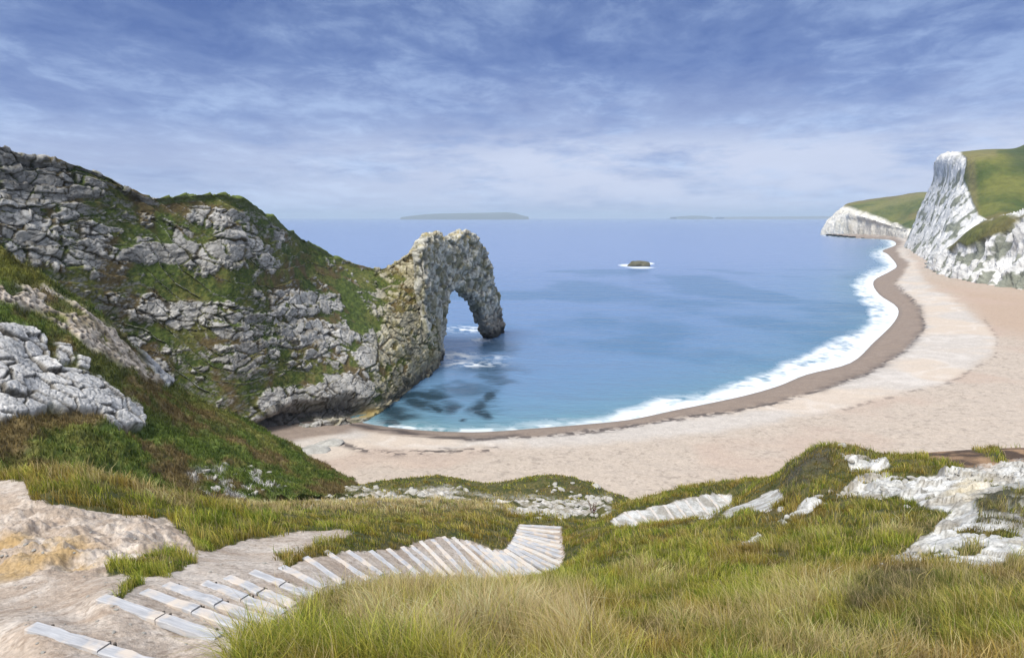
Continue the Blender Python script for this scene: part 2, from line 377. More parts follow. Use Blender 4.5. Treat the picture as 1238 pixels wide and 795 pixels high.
dz += chalk*(chz*.22+t2*.12)*np.clip(Dk/20, .3, 1.2)*.9+dirt*t2*.05+dirt*(fbm(G, 9, 3, 4)-.5)*.03+face*dirt*((fbm(G, 1.6, 5, 44, .6)-.5)*.8)
dz += dark*(.25+.35*(fbm(G, 2.2, 4, 18)-.4))*np.clip(Dk/18, 0, 1)
dz += scree*(fbm(G, .8, 4, 19)-.5)*1.4
dz *= sstep(2, 5, Dk)
G[..., 2] += dz
# the steps: level treads behind each board
# the board ends were fixed on the undisplaced sheet, so keep the sheet smooth round them
ZT = G[..., 2].copy()
def ground_z(x, y):
    q = x/y; L = np.log(y)
    i = np.clip(np.searchsorted(qs_, q)-1, 0, len(qs_)-2); j = np.clip(np.searchsorted(Lg, L)-1, 0, len(Lg)-2)
    a = (q-qs_[i])/(qs_[i+1]-qs_[i]); b = (L-Lg[j])/(Lg[j+1]-Lg[j])
    return (ZT[i, j]*(1-a)+ZT[i+1, j]*a)*(1-b)+(ZT[i, j+1]*(1-a)+ZT[i+1, j+1]*a)*b
n1 = fbm(G, .8, 4, 21); n2 = fbm(G, 5, 4, 22, .65); n3 = fbm(G, .35, 3, 23)
cg = lerp((.035, .045, .012), (.12, .105, .035), sstep(.35, .7, n2*.6+n1*.4))
cg = lerp(cg, (.16, .10, .05), sstep(.55, .75, n3)*.35)
cd = lerp((.38, .31, .25), (.56, .495, .43), sstep(.28, .68, n1*.5+n2*.5)); cd = lerp(cd, (.22, .17, .13), sstep(.60, .68, fbm(G, 11, 3, 27))*.6*(1-tread)); cd = lerp(cd, (.33, .24, .17), sstep(.5, .65, fbm(G, .9, 4, 28))*.45*(1-tread)); cd = lerp(cd, (.33, .26, .20), face*sstep(.5, .62, fbm(G, 2.2, 4, 29))*.8)
cd = lerp(cd, (.38, .25, .10), ochre*sstep(.35, .6, fbm(G, 1.7, 4, 31))*.8)
cc = lerp((.36, .355, .33), (.62, .615, .59), sstep(.3, .6, n2*.6+n1*.4)); cc = lerp(cc, (.30, .27, .22), sstep(.50, .64, fbm(G*[1, 1, 2.5], 1.1, 4, 33))*.75); cc = lerp(cc, (.12, .10, .07), (1-sstep(0, .06, _e))*.7*(1-tread)); cc = lerp(cc, cc*.75, (1-sstep(0, .09, _e2))*.6); cc = lerp(cc, (.5, .42, .27), ochre*.6)
csr = lerp((.30, .27, .22), (.60, .57, .53), sstep(.4, .6, fbm(G, 2.2, 3, 35)))
C = lerp(cg, csr, scree*.9*sstep(.38, .5, fbm(G, .5, 3, 37))); C = lerp(C, lerp(cd, cc*1.02, tread), sstep(.3, .6, dirt)); C = lerp(C, cc, sstep(.3, .6, chalk))
C = lerp(C, lerp((.03, .035, .015), (.10, .09, .07), n2), dark*.95); C = lerp(C, lerp((.07, .045, .03), (.30, .19, .11), sstep(.35, .6, fbm(G, 1.4, 5, 38))), soil)
m_path = (dirt > .5)
fp = (m_path[:-1, :-1] & m_path[1:, 1:])
nu, nv = G.shape[:2]
def sub(name, keep, mat, **kw):
    f = gridfaces(nu, nv, keep); ids, inv = np.unique(f, return_inverse=True)
    return obj(name, mesh_np(name, G.reshape(-1, 3)[ids], inv.reshape(f.shape), C.reshape(-1, 3)[ids]), mat, **kw)
sub('hillside', ~fp, M_ground, kind='structure')
sub('path', fp, M_ground, kind='structure')
# the hill goes on behind the viewer
b0 = G[:, 0, :]; bk = np.stack([b0, b0+[0, -30, 13], b0*[6, 0, 0]+[0, -120, 0]+np.array([0, 0, 1])*(CAMZ+45)], 1)
obj('hill', mesh_np('hill', bk.reshape(-1, 3), gridfaces(len(b0), 3), np.tile([.06, .065, .022], (len(b0)*3, 1))), M_ground, kind='structure')

# ------------------------------------------------------------------ shoreline and bands
SHORE_PX = [(330,470),(370,485),(415,500),(440,511),(500,519),(560,522),(600,521),(640,518),(703,513),(761,507),(816,495.5),(860,486.7),(900,478),(940,466.7),(975,452.6),(1028,438.5),(1056,414),(1081,389),(1085,372),(1063,356),(1056,340),(1076,328),(1084,321),(1074,308),(1067,303),(1083,296),(1076,290),(1050,288.5)]
def smooth_line(p, k=4):
    p = np.array(p, float); W = crow(len(p), [k]*(len(p)-1)); return W@p
SH = smooth_line(SHORE_PX); SW = np.array([on(a, b)[:2] for a, b in SH])
def shore_dist(x, y):
    d2 = np.full(x.shape, 1e18)
    for (ax, ay), (bx, by) in zip(SW[:-1], SW[1:]):
        ex, ey = bx-ax, by-ay; t = np.clip(((x-ax)*ex+(y-ay)*ey)/(ex*ex+ey*ey+1e-9), 0, 1)
        d2 = np.minimum(d2, (x-ax-t*ex)**2+(y-ay-t*ey)**2)
    pl = np.concatenate([SW, [[735, 1500], [770, 1700], [2500, 2300], [2500, 9000], [-3000, 9000], [-3000, 60], [-60, 60]]])
    ins = np.zeros(x.shape, bool)
    for (ax, ay), (bx, by) in zip(pl, np.roll(pl, -1, 0)):
        ins ^= ((ay > y) != (by > y)) & (x < (bx-ax)*(y-ay)/((by-ay) if by != ay else 1e-9)+ax)
    return np.sqrt(d2)*np.where(ins, -1, 1)      # + inland, - in the sea
# beach sheet
qb = np.linspace(-.62, 1.0, 1150); sb = np.linspace(.475, .022, 640)
Qb, Sb = np.meshgrid(qb, sb, indexing='ij'); Yb = 43/Sb; Xb = Qb*Yb
d = shore_dist(Xb, Yb)
Bz = np.where(d < 0, .14*d, 3.4*(1-np.exp(-d/26))+.008*np.minimum(d, 150))
B = np.stack([Xb, Yb, Bz], -1); B[..., 2] += (fbm(B, .25, 4, 51)-.5)*.5*sstep(1, 8, d)
B[..., 2] = np.maximum(B[..., 2], -6)
px, py = proj(B); jit = (fbm(B, .12, 4, 52)-.5); X_ = px+jit*14; Y_ = py+(fbm(B, .2, 4, 53)-.5)*7
wet_edge = [(430,520),(480,524),(560,530),(640,528),(751,518),(801,508),(860,501),(900,494),(940,487),(993,470),(1046,452.6),(1095,424),(1118,396),(1112,371.6),(1083,343),(1100,320),(1083,302),(1092,294),(1085,286)]
grey_edge = [(350,560),(400,556),(450,540),(520,544),(600,541),(700,538),(800,530),(860,523),(940,509),(1010,495),(1081,477),(1151,460),(1200,428),(1204,407),(1169,371.6),(1123,347),(1112,330),(1105,315),(1096,300),(1094,285)]
closeL = [(1000,280),(200,280),(200,560)]
wob = (fbm(B, .035, 3, 65)-.5)*16*sstep(700, 1000, px); wet = poly(px+wob*.5, Y_, wet_edge+closeL, 3.4); grey = poly(X_+wob, Y_, grey_edge+closeL, 6)
f1 = fbm(B, .5, 4, 54); f2 = fbm(B*[1, 1, 1], 1.8, 3, 55); f3 = fbm(B, .05, 3, 56)
spk = hsh(np.floor(B[..., 0]*2.2).astype(np.int32), np.floor(B[..., 1]*1.3).astype(np.int32), np.zeros(B.shape[:2], np.int32), 5)[..., None]; spk = 1+(spk-.5)*.13; dim = 1-.22*sstep(.60, .70, fbm(B, 1.3, 3, 57))[..., None]
ctan = lerp((.36, .30, .245), (.47, .40, .335), f1*.5+f2*.5)*spk*dim; ctan = lerp(ctan, (.37, .265, .19), poly(px, py, [(1116,336),(1160,360),(1200,400),(1300,420),(1300,350),(1180,345)], 14)*.75)
ctan = lerp(ctan, (.40, .30, .24), sstep(.5, .7, f3)*.5)
cgrey = lerp((.38, .345, .31), (.53, .49, .45), f1*.6+f2*.4)*spk; cgrey = lerp(cgrey, (.55, .44, .33), sstep(.45, .65, f3)*.5)
cwet = lerp((.16, .12, .095), (.28, .22, .175), f1*.5+f2*.5)
Cb = lerp(ctan, cgrey, grey*.85); 
streak = np.exp(-((fbm(B*[1, 1, 1], .06, 3, 58)-.5)*30)**2)*sstep(3, 12, d); Cb = lerp(Cb, (.62, .58, .54), streak*.3*grey)
Cb = lerp(Cb, cwet, wet*.96)
def near_line(pts, wd, x=None, y=None):
    m = np.full(px.shape, 1e9)
    for (ax, ay), (bx, by) in zip(pts[:-1], pts[1:]):
        ex, ey = bx-ax, by-ay; t = np.clip(((px-ax)*ex+(Y_-ay)*ey)/(ex*ex+ey*ey+1e-9), 0, 1)
        m = np.minimum(m, np.hypot(px-ax-t*ex, Y_-ay-t*ey))
    return np.exp(-(m/wd)**2)
weed = near_line(wet_edge[2:15], 2.6)*sstep(.42, .56, fbm(B, .9, 3, 60))
weed = np.maximum(weed, near_line([(405,534),(440,544),(470,548),(500,546),(560,545),(600,543)], 3.2)*sstep(.44, .56, fbm(B, .8, 4, 61)))
weed = np.maximum(weed, near_line([(425,513),(470,519),(520,526),(570,529),(640,527)], 2.6)*sstep(.36, .5, fbm(B*[.3, 1, 1], .8, 4, 62)))
weed = np.maximum(weed, .55*near_line([(1010,497),(1081,479),(1151,462),(1204,430),(1206,407),(1190,385)], 2.0)*sstep(.5, .6, fbm(B, .5, 3, 63)))
weed = np.maximum(weed, .6*near_line(wet_edge[9:14], 5.0)*sstep(.38, .6, fbm(B, .3, 3, 64)))
Cb = lerp(Cb, (.045, .035, .035), weed*.85)
wetsand = sstep(2.5, .3, d)*sstep(-6, 0, d); Cb = lerp(Cb, (.17, .14, .12), wetsand*.6)
keep = (d[:-1, :-1] > -25) 
obj('beach', mesh_np('beach', B.reshape(-1, 3), gridfaces(*B.shape[:2], keep), Cb.reshape(-1, 3)), M_beach, kind='structure')

# ------------------------------------------------------------------ the sea
qw = np.concatenate([np.linspace(-4, -.9, 24)[:-1], np.linspace(-.9, .9, 900), np.linspace(.9, 4, 24)[1:]])
sw = np.concatenate([np.linspace(.50, .36, 12)[:-1], np.linspace(.36, 45/30000., 560)])
Qw, Sw = np.meshgrid(qw, sw, indexing='ij'); Yw = 45/Sw; W_ = np.stack([Qw*Yw, Yw, 0*Yw], -1)
px, py = proj(W_); 
dnear = Yw < 2200; dW = np.full(Yw.shape, -2000.0); dW[dnear] = shore_dist(W_[..., 0][dnear], Yw[dnear])
foam_sea = [(430,505),(480,512),(560,516),(600,514),(640,509),(715,503),(761,493),(801,483),(860,473),(900,460),(940,445),(972,428),(1010,410),(1046,393),(1052,375),(1033,343),(1053,327),(1070,319),(1054,306),(1074,297),(1068,289)]
fl = smooth_line(foam_sea, 4); 
fpoly = [tuple(p) for p in fl]+[(1100, 286), (1130, 300), (1130, 420), (1060, 470), (900, 520), (640, 560), (430, 560)]
wp = fbm(W_, .07, 5, 70)-.5
kd = np.clip(190/Yw, .15, 1); jx = (fbm(W_, .07, 4, 71)-.5)*34*kd; jy = (fbm(W_, .11, 4, 72)-.5)*14*kd
inb = poly(px+jx*.8, py+jy-1.0, fpoly, 6)
strk = fbm(W_*[1, 1, 1], .55, 4, 73); lace = 1-np.abs(fbm(W_, .35, 5, 74)-.5)*5
lft = sstep(620, 800, px)
gaps = sstep(.36, .60, fbm(W_*[1, .55, 1], .28, 5, 79, .6))
foam = inb*np.clip(.22*lft+.45*sstep(.38, .62, strk)+.30*lace-.12+.5*gaps+.45*sstep(-7, -2.5, dW)*lft, 0, 1)*(.30+.70*lft)
foam = np.maximum(foam, sstep(-3.2, -1.4, dW)*sstep(.3, .55, fbm(W_, .4, 3, 75))*.75*(px > 470))
def blob(cx_, cy_, rx, ry, x=None, y=None): return np.exp(-(((px-cx_)/rx)**2+((py-cy_)/ry)**2))
dn = fbm(W_, .45, 5, 76, .6)
swirl = blob(552, 430, 17, 4)*1.7+blob(566, 440, 34, 3.2)*1.0+blob(562, 398, 22, 3.2)*1.2+blob(583, 411, 12, 2)*.9+blob(598, 432, 14, 2.5)*.5
foam = np.maximum(foam, np.clip(swirl*sstep(.40, .62, dn)*1.1, 0, 1))
foam = np.maximum(foam, np.clip((blob(757, 320.6, 9, 1.5)+blob(775, 323.5, 16, 1.1)+blob(786, 318.5, 5, 1.3))*2.2-.5, 0, .9))
sh = np.exp(np.minimum(dW, 0)/34.)                                  # shallowness
deep = lerp((.105, .19, .345), (.155, .225, .385), sstep(200, 800, Yw)); C = deep
C = lerp(C, (.085, .205, .245), np.clip(sh*1.0, 0, 1)*.7); C = lerp(C, (.13, .24, .24), np.exp(np.minimum(dW, 0)/9.)*.6)
patch = fbm(W_*[1, .8, 1], .022, 4, 77); C = lerp(C, (.018, .10, .19), sstep(.46, .66, patch)*.45*(Yw < 600))
rk = np.zeros(px.shape); jj = (fbm(W_, .2, 4, 78)-.5)
for (a, b, rx, ry) in [(481,500,20,9),(508,488,20,5.5),(541,491,15,7.5),(579,492,14,10),(592,479,10,10),(590,502,9,5),(556,506,6,2),(520,478,24,7),(548,468,22,6),(500,478,22,9),(560,470,30,9),(600,458,18,8),(596,418,26,9),(585,445,40,8),(470,508,14,5),(523,492,7,4)]:
    rk = np.maximum(rk, np.exp(-((((px-a)+jj*34)/rx)**2+((py-b+jj*14)/ry)**2)**1.5)*(.95 if b > 473 else .6))
C = lerp(C, (.006, .022, .035), np.clip(rk*1.1, 0, 1)*.93)
C4 = np.concatenate([C, np.clip(foam, 0, 1)[..., None]], -1)
me = mesh_np('sea', W_.reshape(-1, 3), gridfaces(*W_.shape[:2])[:, ::-1], C4.reshape(-1, 4))
m = bpy.data.materials.new('sea_water'); m.use_nodes = True; t = m.node_tree; b = t.nodes['Principled BSDF']
a = N(t, 'ShaderNodeAttribute', attribute_name='Col')
t.links.new(mixc(t, a.outputs['Alpha'], a.outputs['Color'], (.64, .67, .70)), b.inputs['Base Color'])
geo = N(t, 'ShaderNodeNewGeometry')
def wnoise(sx, sy, det, rough=.55):
    mp = N(t, 'ShaderNodeMapping'); mp.inputs['Scale'].default_value = (sx, sy, 1); mp.inputs['Rotation'].default_value = (0, 0, .25); t.links.new(geo.outputs['Position'], mp.inputs[0])
    n = N(t, 'ShaderNodeTexNoise'); n.inputs['Scale'].default_value = 1; n.inputs['Detail'].default_value = det; n.inputs['Roughness'].default_value = rough; n.inputs['Distortion'].default_value = .4
    t.links.new(mp.outputs[0], n.inputs['Vector']); return n.outputs[0]
h = mathn(t, 'ADD', wnoise(.25, .55, 5), mathn(t, 'MULTIPLY', wnoise(.03, .07, 4), 5.0))
bp = N(t, 'ShaderNodeBump'); bp.inputs['Strength'].default_value = .55; bp.inputs['Distance'].default_value = .6
t.links.new(h, bp.inputs['Height']); t.links.new(bp.outputs[0], b.inputs['Normal'])
t.links.new(mathn(t, 'MULTIPLY_ADD', a.outputs['Alpha'], .6, .22), b.inputs['Roughness'])
b.inputs['IOR'].default_value = 1.33
obj('sea', me, m, kind='structure')

# ------------------------------------------------------------------ blocky limestone
GREENS = ((.035, .055, .012), (.085, .115, .024), (.15, .14, .040), (.12, .078, .040))
def vegcol(P, seed=0, bright=1.0):
    a_ = fbm(P, .9, 4, 80+seed); b_ = fbm(P, .16, 3, 84+seed); c_ = fbm(P, 3.0, 3, 88+seed)
    v_ = lerp(GREENS[0], GREENS[1], sstep(.35, .65, a_*.5+c_*.5)); v_ = lerp(v_, GREENS[2], sstep(.45, .68, b_*.6+c_*.4)*.7)
    v_ = lerp(v_, GREENS[3], sstep(.48, .64, fbm(P, .25, 4, 92+seed))*.75); return v_*bright
def rock_sheet(G, veg, scl, tilt, seed, amp=1.0, calm=None, bed=None, tone=((.26, .265, .27), (.50, .495, .48)), crackc=(.06, .05, .035), fine=.38, vbright=1.0, under=None, rockmul=None):
    Nn = normals(G)
    e1, r1, k1 = blocks(G, scl, tilt, seed); eb, rb_, kb = blocks(G, tuple(2.1*q_ for q_ in scl), tilt, seed+20)
    big = fbm(G, .06, 3, seed+25) > .5; e1 = np.where(big, eb, e1); r1 = np.where(big, rb_, r1); k1 = np.where(big, kb, k1)
    e2, r2, k2 = blocks(G, (scl[0]*fine, scl[1]*fine, scl[2]*fine), tilt, seed+40)
    nz = fbm(G, .5, 4, seed+60)
    thr = veg+(r1-.5)*.34+(r2-.5)*.16+(nz-.5)*.75+(fbm(G*[1, 1, 1.6], 1.4, 3, seed+61)-.5)*.35
    if bed is not None: thr = thr+.30*np.exp(-((bed_phase-.5)/.16)**2)*sstep(.40, .55, fbm(G, .18, 3, seed+62))
    isv = sstep(.44, .54, thr)
    edge = sstep(.0, .085, e1)*(.45+.55*sstep(.0, .12, e2)); crack = 1-edge
    d_ = (sstep(0, .10, e1)*.7+(r1-.5)*1.0+k1*3.2+sstep(0, .10, e2)*.25+(r2-.5)*.30+k2*1.3+(fbm(G, 2.2, 3, seed+66)-.5)*.4)*amp
    jn = 1-sstep(.0, .05, np.abs(e1))
    if calm is not None: d_ = d_*(1-calm)
    d_ = d_*(1-isv)+isv*((fbm(G, .9, 4, seed+70)-.5)*1.1*amp-.25*amp)
    d_ += (fbm(G, .12, 3, seed+75)-.5)*2.2*amp
    P = G+Nn*d_[..., None]
    up = normals(P)[..., 2]
    c = lerp(tone[0], tone[1], np.clip(.15+.45*r1+.25*r2+.6*(fbm(G, 1.3, 4, seed+80)-.4), 0, 1))
    if bed is not None:
        c = lerp(c, crackc, bed*.85*(1-isv))
    c = c*(1-.30*sstep(.5, .68, fbm(G, .35, 5, seed+83)))[..., None]
    c = lerp(c, crackc, sstep(.15, .75, crack)*.93)
    if rockmul is not None: c = c*rockmul[..., None]
    vc = vegcol(G, seed, vbright)
    c = lerp(c, vc, isv*sstep(-.1, .25, up+.15))
    c = lerp(c, vc*.9, sstep(.45, .75, crack)*sstep(.35, .6, veg+nz*.5)*.8)
    if under is not None: c = lerp(c, lerp((.025, .024, .026), (.10, .09, .08), fbm(G, .9, 4, 9)), under)  # cave undercut: near-black wet rock colour, with the recess's shade painted in
    return P, c

# ------------------------------------------------------------------ the headland behind the cove (left)
HC = [ # toe px,py,D | ridge px,py,D
 ((-330,600,70),(-330,120,100)),
 ((-150,590,85),(-150,145,108)),
 ((-40,560,95),(-40,160,114)),
 ((30,545,102),(20,187,120)),
 ((90,535,108),(75,196,126)),
 ((140,533,114),(128,214,132)),
 ((190,533,119),(178,239,138)),
 ((240,533,124),(232,236,146)),
 ((290,533,128),(285,238,154)),
 ((335,532,133),(330,264,168)),
 ((375,520,138),(362,287,182)),
 ((415,512,143),(395,306,192)),
 ((448,506,149),(428,320,198)),
 ((474,492,161),(462,325,204)),
 ((498,470,178),(492,309,210)),
 ((520,452,193),(516,290,216)),
 ((533,440,207),(528,288,221)),
]
rows_t = [-.12, 0, .12, .26, .42, .58, .74, .88, .97, 1.0]
def net(cols, gam, back=((10, -4), (24, -18), (36, -34))):
    Cn = []
    for (a, b_) in cols:
        T = at(*a); R = at(*b_); hv = (R-T)[:2]; hl = np.linalg.norm(hv); dirv = hv/max(hl, 1e-6)
        r = []
        for t_ in rows_t:
            h_ = math.copysign(abs(t_)**gam, t_) if t_ > 0 else t_*.3
            r.append([T[0]+hv[0]*h_, T[1]+hv[1]*h_, T[2]+(R[2]-T[2])*t_])
        for (o, dz_) in back:
            r.append([R[0]+dirv[0]*o-o*.3, R[1]+dirv[1]*o, max(R[2]+dz_, -3)])
        Cn.append(r)
    return Cn
Cn = net(HC, 1.35)
H = loft(Cn, [20, 34, 44, 40, 38, 40, 42, 42, 40, 44, 44, 38, 36, 30, 26, 16], [16, 36, 46, 52, 52, 52, 48, 30, 14, 16, 12, 8])
px, py = proj(H)
fwd = np.ones(px.shape); fwd[:, -36:] = 0
band = fbm(H*[.35, .35, 1.6], .12, 3, 101)*.55+fbm(H*[1, 1, 1.3], .13, 3, 102)*.45
veg = sstep(.36, .58, band)*.50+.23
for pl_, sv, sf in [
  ([(205,246),(215,225),(270,218),(335,246),(375,300),(410,325),(412,340),(395,345),(360,325),(345,300),(335,275),(300,256),(250,250)], .8, 4),
  ([(407,336),(430,345),(443,375),(445,405),(421,402),(414,365)], .7, 4),
  ([(124,322),(200,322),(330,330),(335,350),(220,356),(150,350)], .35, 7),
  ([(145,388),(302,390),(302,404),(230,410),(150,404)], .35, 6),
  ([(181,424),(300,418),(380,430),(440,440),(440,458),(350,452),(300,490),(230,480)], .33, 8),
  ([(173,262),(262,262),(262,297),(200,300)], .33, 9),
  ([(250,345),(420,340),(425,352),(260,362)], .30, 5),
  ([(300,385),(425,378),(425,396),(300,402)], .28, 5),
  ([(300,418),(412,414),(430,440),(310,448)], .25, 5)]:
    veg = np.maximum(veg, veg*.6+sv*poly(px+(band-.5)*30, py, pl_, sf)*fwd)
for pl_ in ([(300,500),(325,465),(370,468),(420,450),(440,455),(450,480),(440,490),(360,480),(350,500),(320,515)], [(325,350),(412,352),(424,378),(330,384)], [(100,270),(180,285),(240,300),(245,318),(150,318),(110,310)], [(130,355),(240,360),(420,398),(425,418),(300,414),(160,385)], [(0,225),(30,225),(45,270),(45,300),(20,270),(0,250)], [(0,172),(60,195),(128,214),(128,240),(60,232),(0,222)]):
    veg = veg*(1-.55*poly(px+(band-.5)*20, py, pl_, 6)*fwd)
rpx = np.repeat(px[:, -37:-36], px.shape[1], 1); topz = np.zeros(px.shape); topz[:, -50:] = 1; topz *= (rpx > 190)*(rpx < 412); veg = np.maximum(veg, topz*.95)
right = sstep(440, 470, px)*fwd; veg = veg*(1-right*.45)
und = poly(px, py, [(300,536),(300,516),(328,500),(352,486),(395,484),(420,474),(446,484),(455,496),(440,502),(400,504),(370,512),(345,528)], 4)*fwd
H = H-normals(H)*(und*3.5)[..., None]*-1 if False else H
tz = H[..., 2]; tide = sstep(5, 1.0, tz+(fbm(H, .3, 3, 9)-.5)*4)*sstep(440, 470, px)
bc = tz*.36+H[..., 0]*.10*(1-sstep(140, 320, px)*.75)+(fbm(H, .035, 3, 8)-.5)*5+(fbm(H, .25, 3, 10)-.5)*.7
bf = bc-np.floor(bc); shelf = bf-.5; bed = np.exp(-((np.abs(bf-.5)-.5)/.06)**2)*sstep(.38, .52, fbm(H, .12, 3, 11))*(px < 450)
Hn = normals(H)
if Hn[200, 150, 1] > 0: FLIP = -1
else: FLIP = 1
bed_phase = np.abs(np.abs(bf-.5)-.5)+.5 if False else (1-np.abs(bf-.5)*2)
bed_phase = .5+np.abs(bf-.5)*-1+.5
if FLIP < 0: bed_phase = bed_phase[:, ::-1]
def displaced(G_, flip, **k):
    G2 = G_ if flip > 0 else G_[:, ::-1]; kk = {a_: (v_[:, ::-1] if (flip < 0 and isinstance(v_, np.ndarray)) else v_) for a_, v_ in k.items()}
    return rock_sheet(G2, **kk)
cave = (und*(1-0))
H0 = H+Hn*FLIP*(-1)*(cave*4.5)[..., None]+Hn*FLIP*(shelf*(1-cave)*1.0*(1-.85*sstep(410, 450, px)))[..., None]
rm = 1-.0*px; rm = lerp(np.ones(px.shape+(1,)), np.array([.92]), right)[..., 0]
rm = rm*(1-.35*poly(px, py, [(-400,100),(60,190),(128,212),(175,238),(175,262),(100,250),(60,236),(0,225),(-400,200)], 8)*fwd)
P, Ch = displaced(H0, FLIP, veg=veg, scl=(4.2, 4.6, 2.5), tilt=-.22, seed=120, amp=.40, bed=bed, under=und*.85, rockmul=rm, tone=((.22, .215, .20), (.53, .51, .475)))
Chx = Ch if FLIP > 0 else Ch[:, ::-1]
lich = right*sstep(.5, .62, fbm(H, .5, 4, 140)); Chx = lerp(Chx, Chx*np.array([1.08, 1.0, .72]), right*.9); Chx = lerp(Chx, (.15, .13, .035), lich*.55)
Chx = lerp(Chx, (.04, .035, .028), tide*.85); Chx = lerp(Chx, lerp((.20, .18, .13), (.44, .40, .30), fbm(H, .6, 4, 142)), poly(px, py, [(388,498),(440,494),(468,484),(480,492),(445,508),(400,514)], 4)*fwd*.85); Chx = lerp(Chx, (.30, .22, .06), poly(px, py, [(436,500),(470,488),(476,494),(445,506)], 3)*fwd*.7); Chx = lerp(Chx, (.30, .26, .17), sstep(.5, .6, fbm(H, .7, 3, 141))*sstep(6, 3.5, tz)*right*.7)
Ch = Chx if FLIP > 0 else Chx[:, ::-1]
gz_ = topz if FLIP > 0 else topz[:, ::-1]; Ch = lerp(Ch, lerp((.06, .095, .018), (.13, .165, .035), fbm(H if FLIP > 0 else H[:, ::-1], .8, 4, 145)), gz_*.8)
obj('headland', mesh_np('headland', P.reshape(-1, 3), gridfaces(*P.shape[:2]), Ch.reshape(-1, 3)), M_rock, kind='structure')

# ------------------------------------------------------------------ the nearer green slope below the headland, with its pale outcrop
SC = [ # bottom (hidden by the foreground) | silhouette
 ((-330,600,40),(-330,250,70)),
 ((-150,596,42),(-150,275,76)),
 ((-60,594,44),(-60,290,80)),
 ((0,592,46),(0,303,82)),
 ((50,592,48),(45,333,85)),
 ((100,596,50),(95,362,88)),
 ((150,600,52),(140,402,92)),
 ((205,603,55),(195,458,97)),
 ((255,606,58),(248,488,102)),
 ((305,608,62),(300,508,107)),
 ((350,608,68),(345,536,110)),
 ((395,606,75),(388,562,109)),
 ((435,604,84),(428,583,106)),
 ((475,606,94),(465,602,106)),
]
rows_t = [-.2, 0, .15, .3, .45, .6, .75, .88, .97, 1.0]
Cn = net(SC, 1.0, back=((5, -4), (12, -12), (20, -24)))
S = loft(Cn, [16, 24, 30, 36, 40, 40, 46, 46, 42, 42, 40, 36, 30], [8, 40, 40, 44, 44, 44, 44, 34, 12, 16, 10, 6])
px, py = proj(S); fwd = np.ones(px.shape); fwd[:, -32:] = 0
Sn = normals(S); FS = 1 if Sn[200, 150, 2] > 0 else -1
jx = (fbm(S, .5, 3, 151)-.5)*14; jy = (fbm(S, .5, 3, 152)-.5)*14
outc = poly(px+jx, py+jy, [(-320,395),(0,392),(36,398),(56,408),(60,435),(88,446),(118,456),(148,482),(171,494),(172,516),(150,520),(128,516),(118,500),(60,494),(40,502),(0,512),(-320,512)], 3)*fwd
outc *= 1-.9*poly(px, py, [(60,497),(118,500),(126,512),(100,516),(60,508)], 3)
outc = np.maximum(outc, poly(px, py, [(66,415),(84,420),(86,440),(68,440)], 3)*fwd); outc = np.maximum(outc, poly(px, py, [(90,432),(106,438),(106,450),(92,446)], 2)*fwd)
honey = (1-.9*sstep(.52, .60, fbm(S, .35, 4, 149)))*poly(px+jx*.6, py+jy*.6, [(-320,352),(0,346),(52,346),(96,370),(138,400),(155,425),(198,462),(180,463),(140,440),(100,416),(70,398),(40,376),(0,366),(-320,372)], 4)*fwd
slab = poly(px+jx*.4, py, [(156,414),(164,418),(206,464),(200,470),(186,458)], 2)*fwd
smallr = poly(px+jx, py+jy, [(230,568),(300,566),(350,590),(300,606),(240,600)], 6)*sstep(.52, .58, fbm(S, .45, 3, 158))
e1, r1, k1 = blocks(S, (2.3, 2.3, 1.35), -.25, 160); e2, r2, k2 = blocks(S, (.85, .85, .55), -.4, 165)
f1_, f2_, cr_ = worley((S+(fbm(S, 1, 3, 3)[..., None]-.5)*.8)/[.62, .62, .5], 170); hole = sstep(.50, .32, f1_)
vbump = (fbm(S, .5, 4, 153)-.5)*1.6+(fbm(S, 1.8, 3, 154)-.5)*.5
rockd = sstep(0, .09, e1)*.30+(r1-.5)*.40+k1*.8+k2*.12+sstep(0, .1, e2)*.10+.15
dd = vbump*(1-np.maximum(outc, honey))*1.2+outc*rockd+honey*(.5-hole*.35+(fbm(S, .6, 3, 155)-.5))+slab*.9
S2 = S+Sn*FS*dd[..., None]
yel = poly(px, py, [(-320,280),(0,295),(70,345),(50,352),(0,342),(-320,350)], 8)*fwd
vc = vegcol(S, 31, 1.5); vc = lerp(vc, lerp((.10, .12, .02), (.24, .22, .06), fbm(S, 1.2, 3, 156)), yel*.85)
vc = lerp(vc, (.10, .075, .03), poly(px, py, [(60,395),(200,468),(300,520),(250,530),(150,495),(60,440)], 10)*.35)
rc = lerp((.34, .335, .33), (.62, .60, .57), np.clip(.2+.4*r1+.3*r2+.6*(fbm(S, 2, 4, 157)-.45), 0, 1)); rc = lerp(rc, (.06, .05, .035), (1-sstep(0.02, .13, e1)*(.55+.45*sstep(0, .12, e2)))*.95)
hc = lerp((.50, .43, .35), (.07, .045, .03), hole); hc = lerp(hc, (.12, .09, .04), sstep(.5, .6, fbm(S, .5, 3, 159))*.6)
Cs = lerp(vc, rc, np.clip(outc+smallr, 0, 1)); Cs = lerp(Cs, hc, honey*(1-outc)); Cs = lerp(Cs, lerp((.25, .25, .26), (.42, .42, .42), fbm(S, 1.3, 4, 161)), slab)
obj('slope', mesh_np('slope', S2.reshape(-1, 3), gridfaces(*S.shape[:2])[:, ::FS], Cs.reshape(-1, 3)), M_rock, kind='structure')
SLOPE = (S2, np.maximum(np.maximum(outc, honey), slab), Sn*FS, Cs)

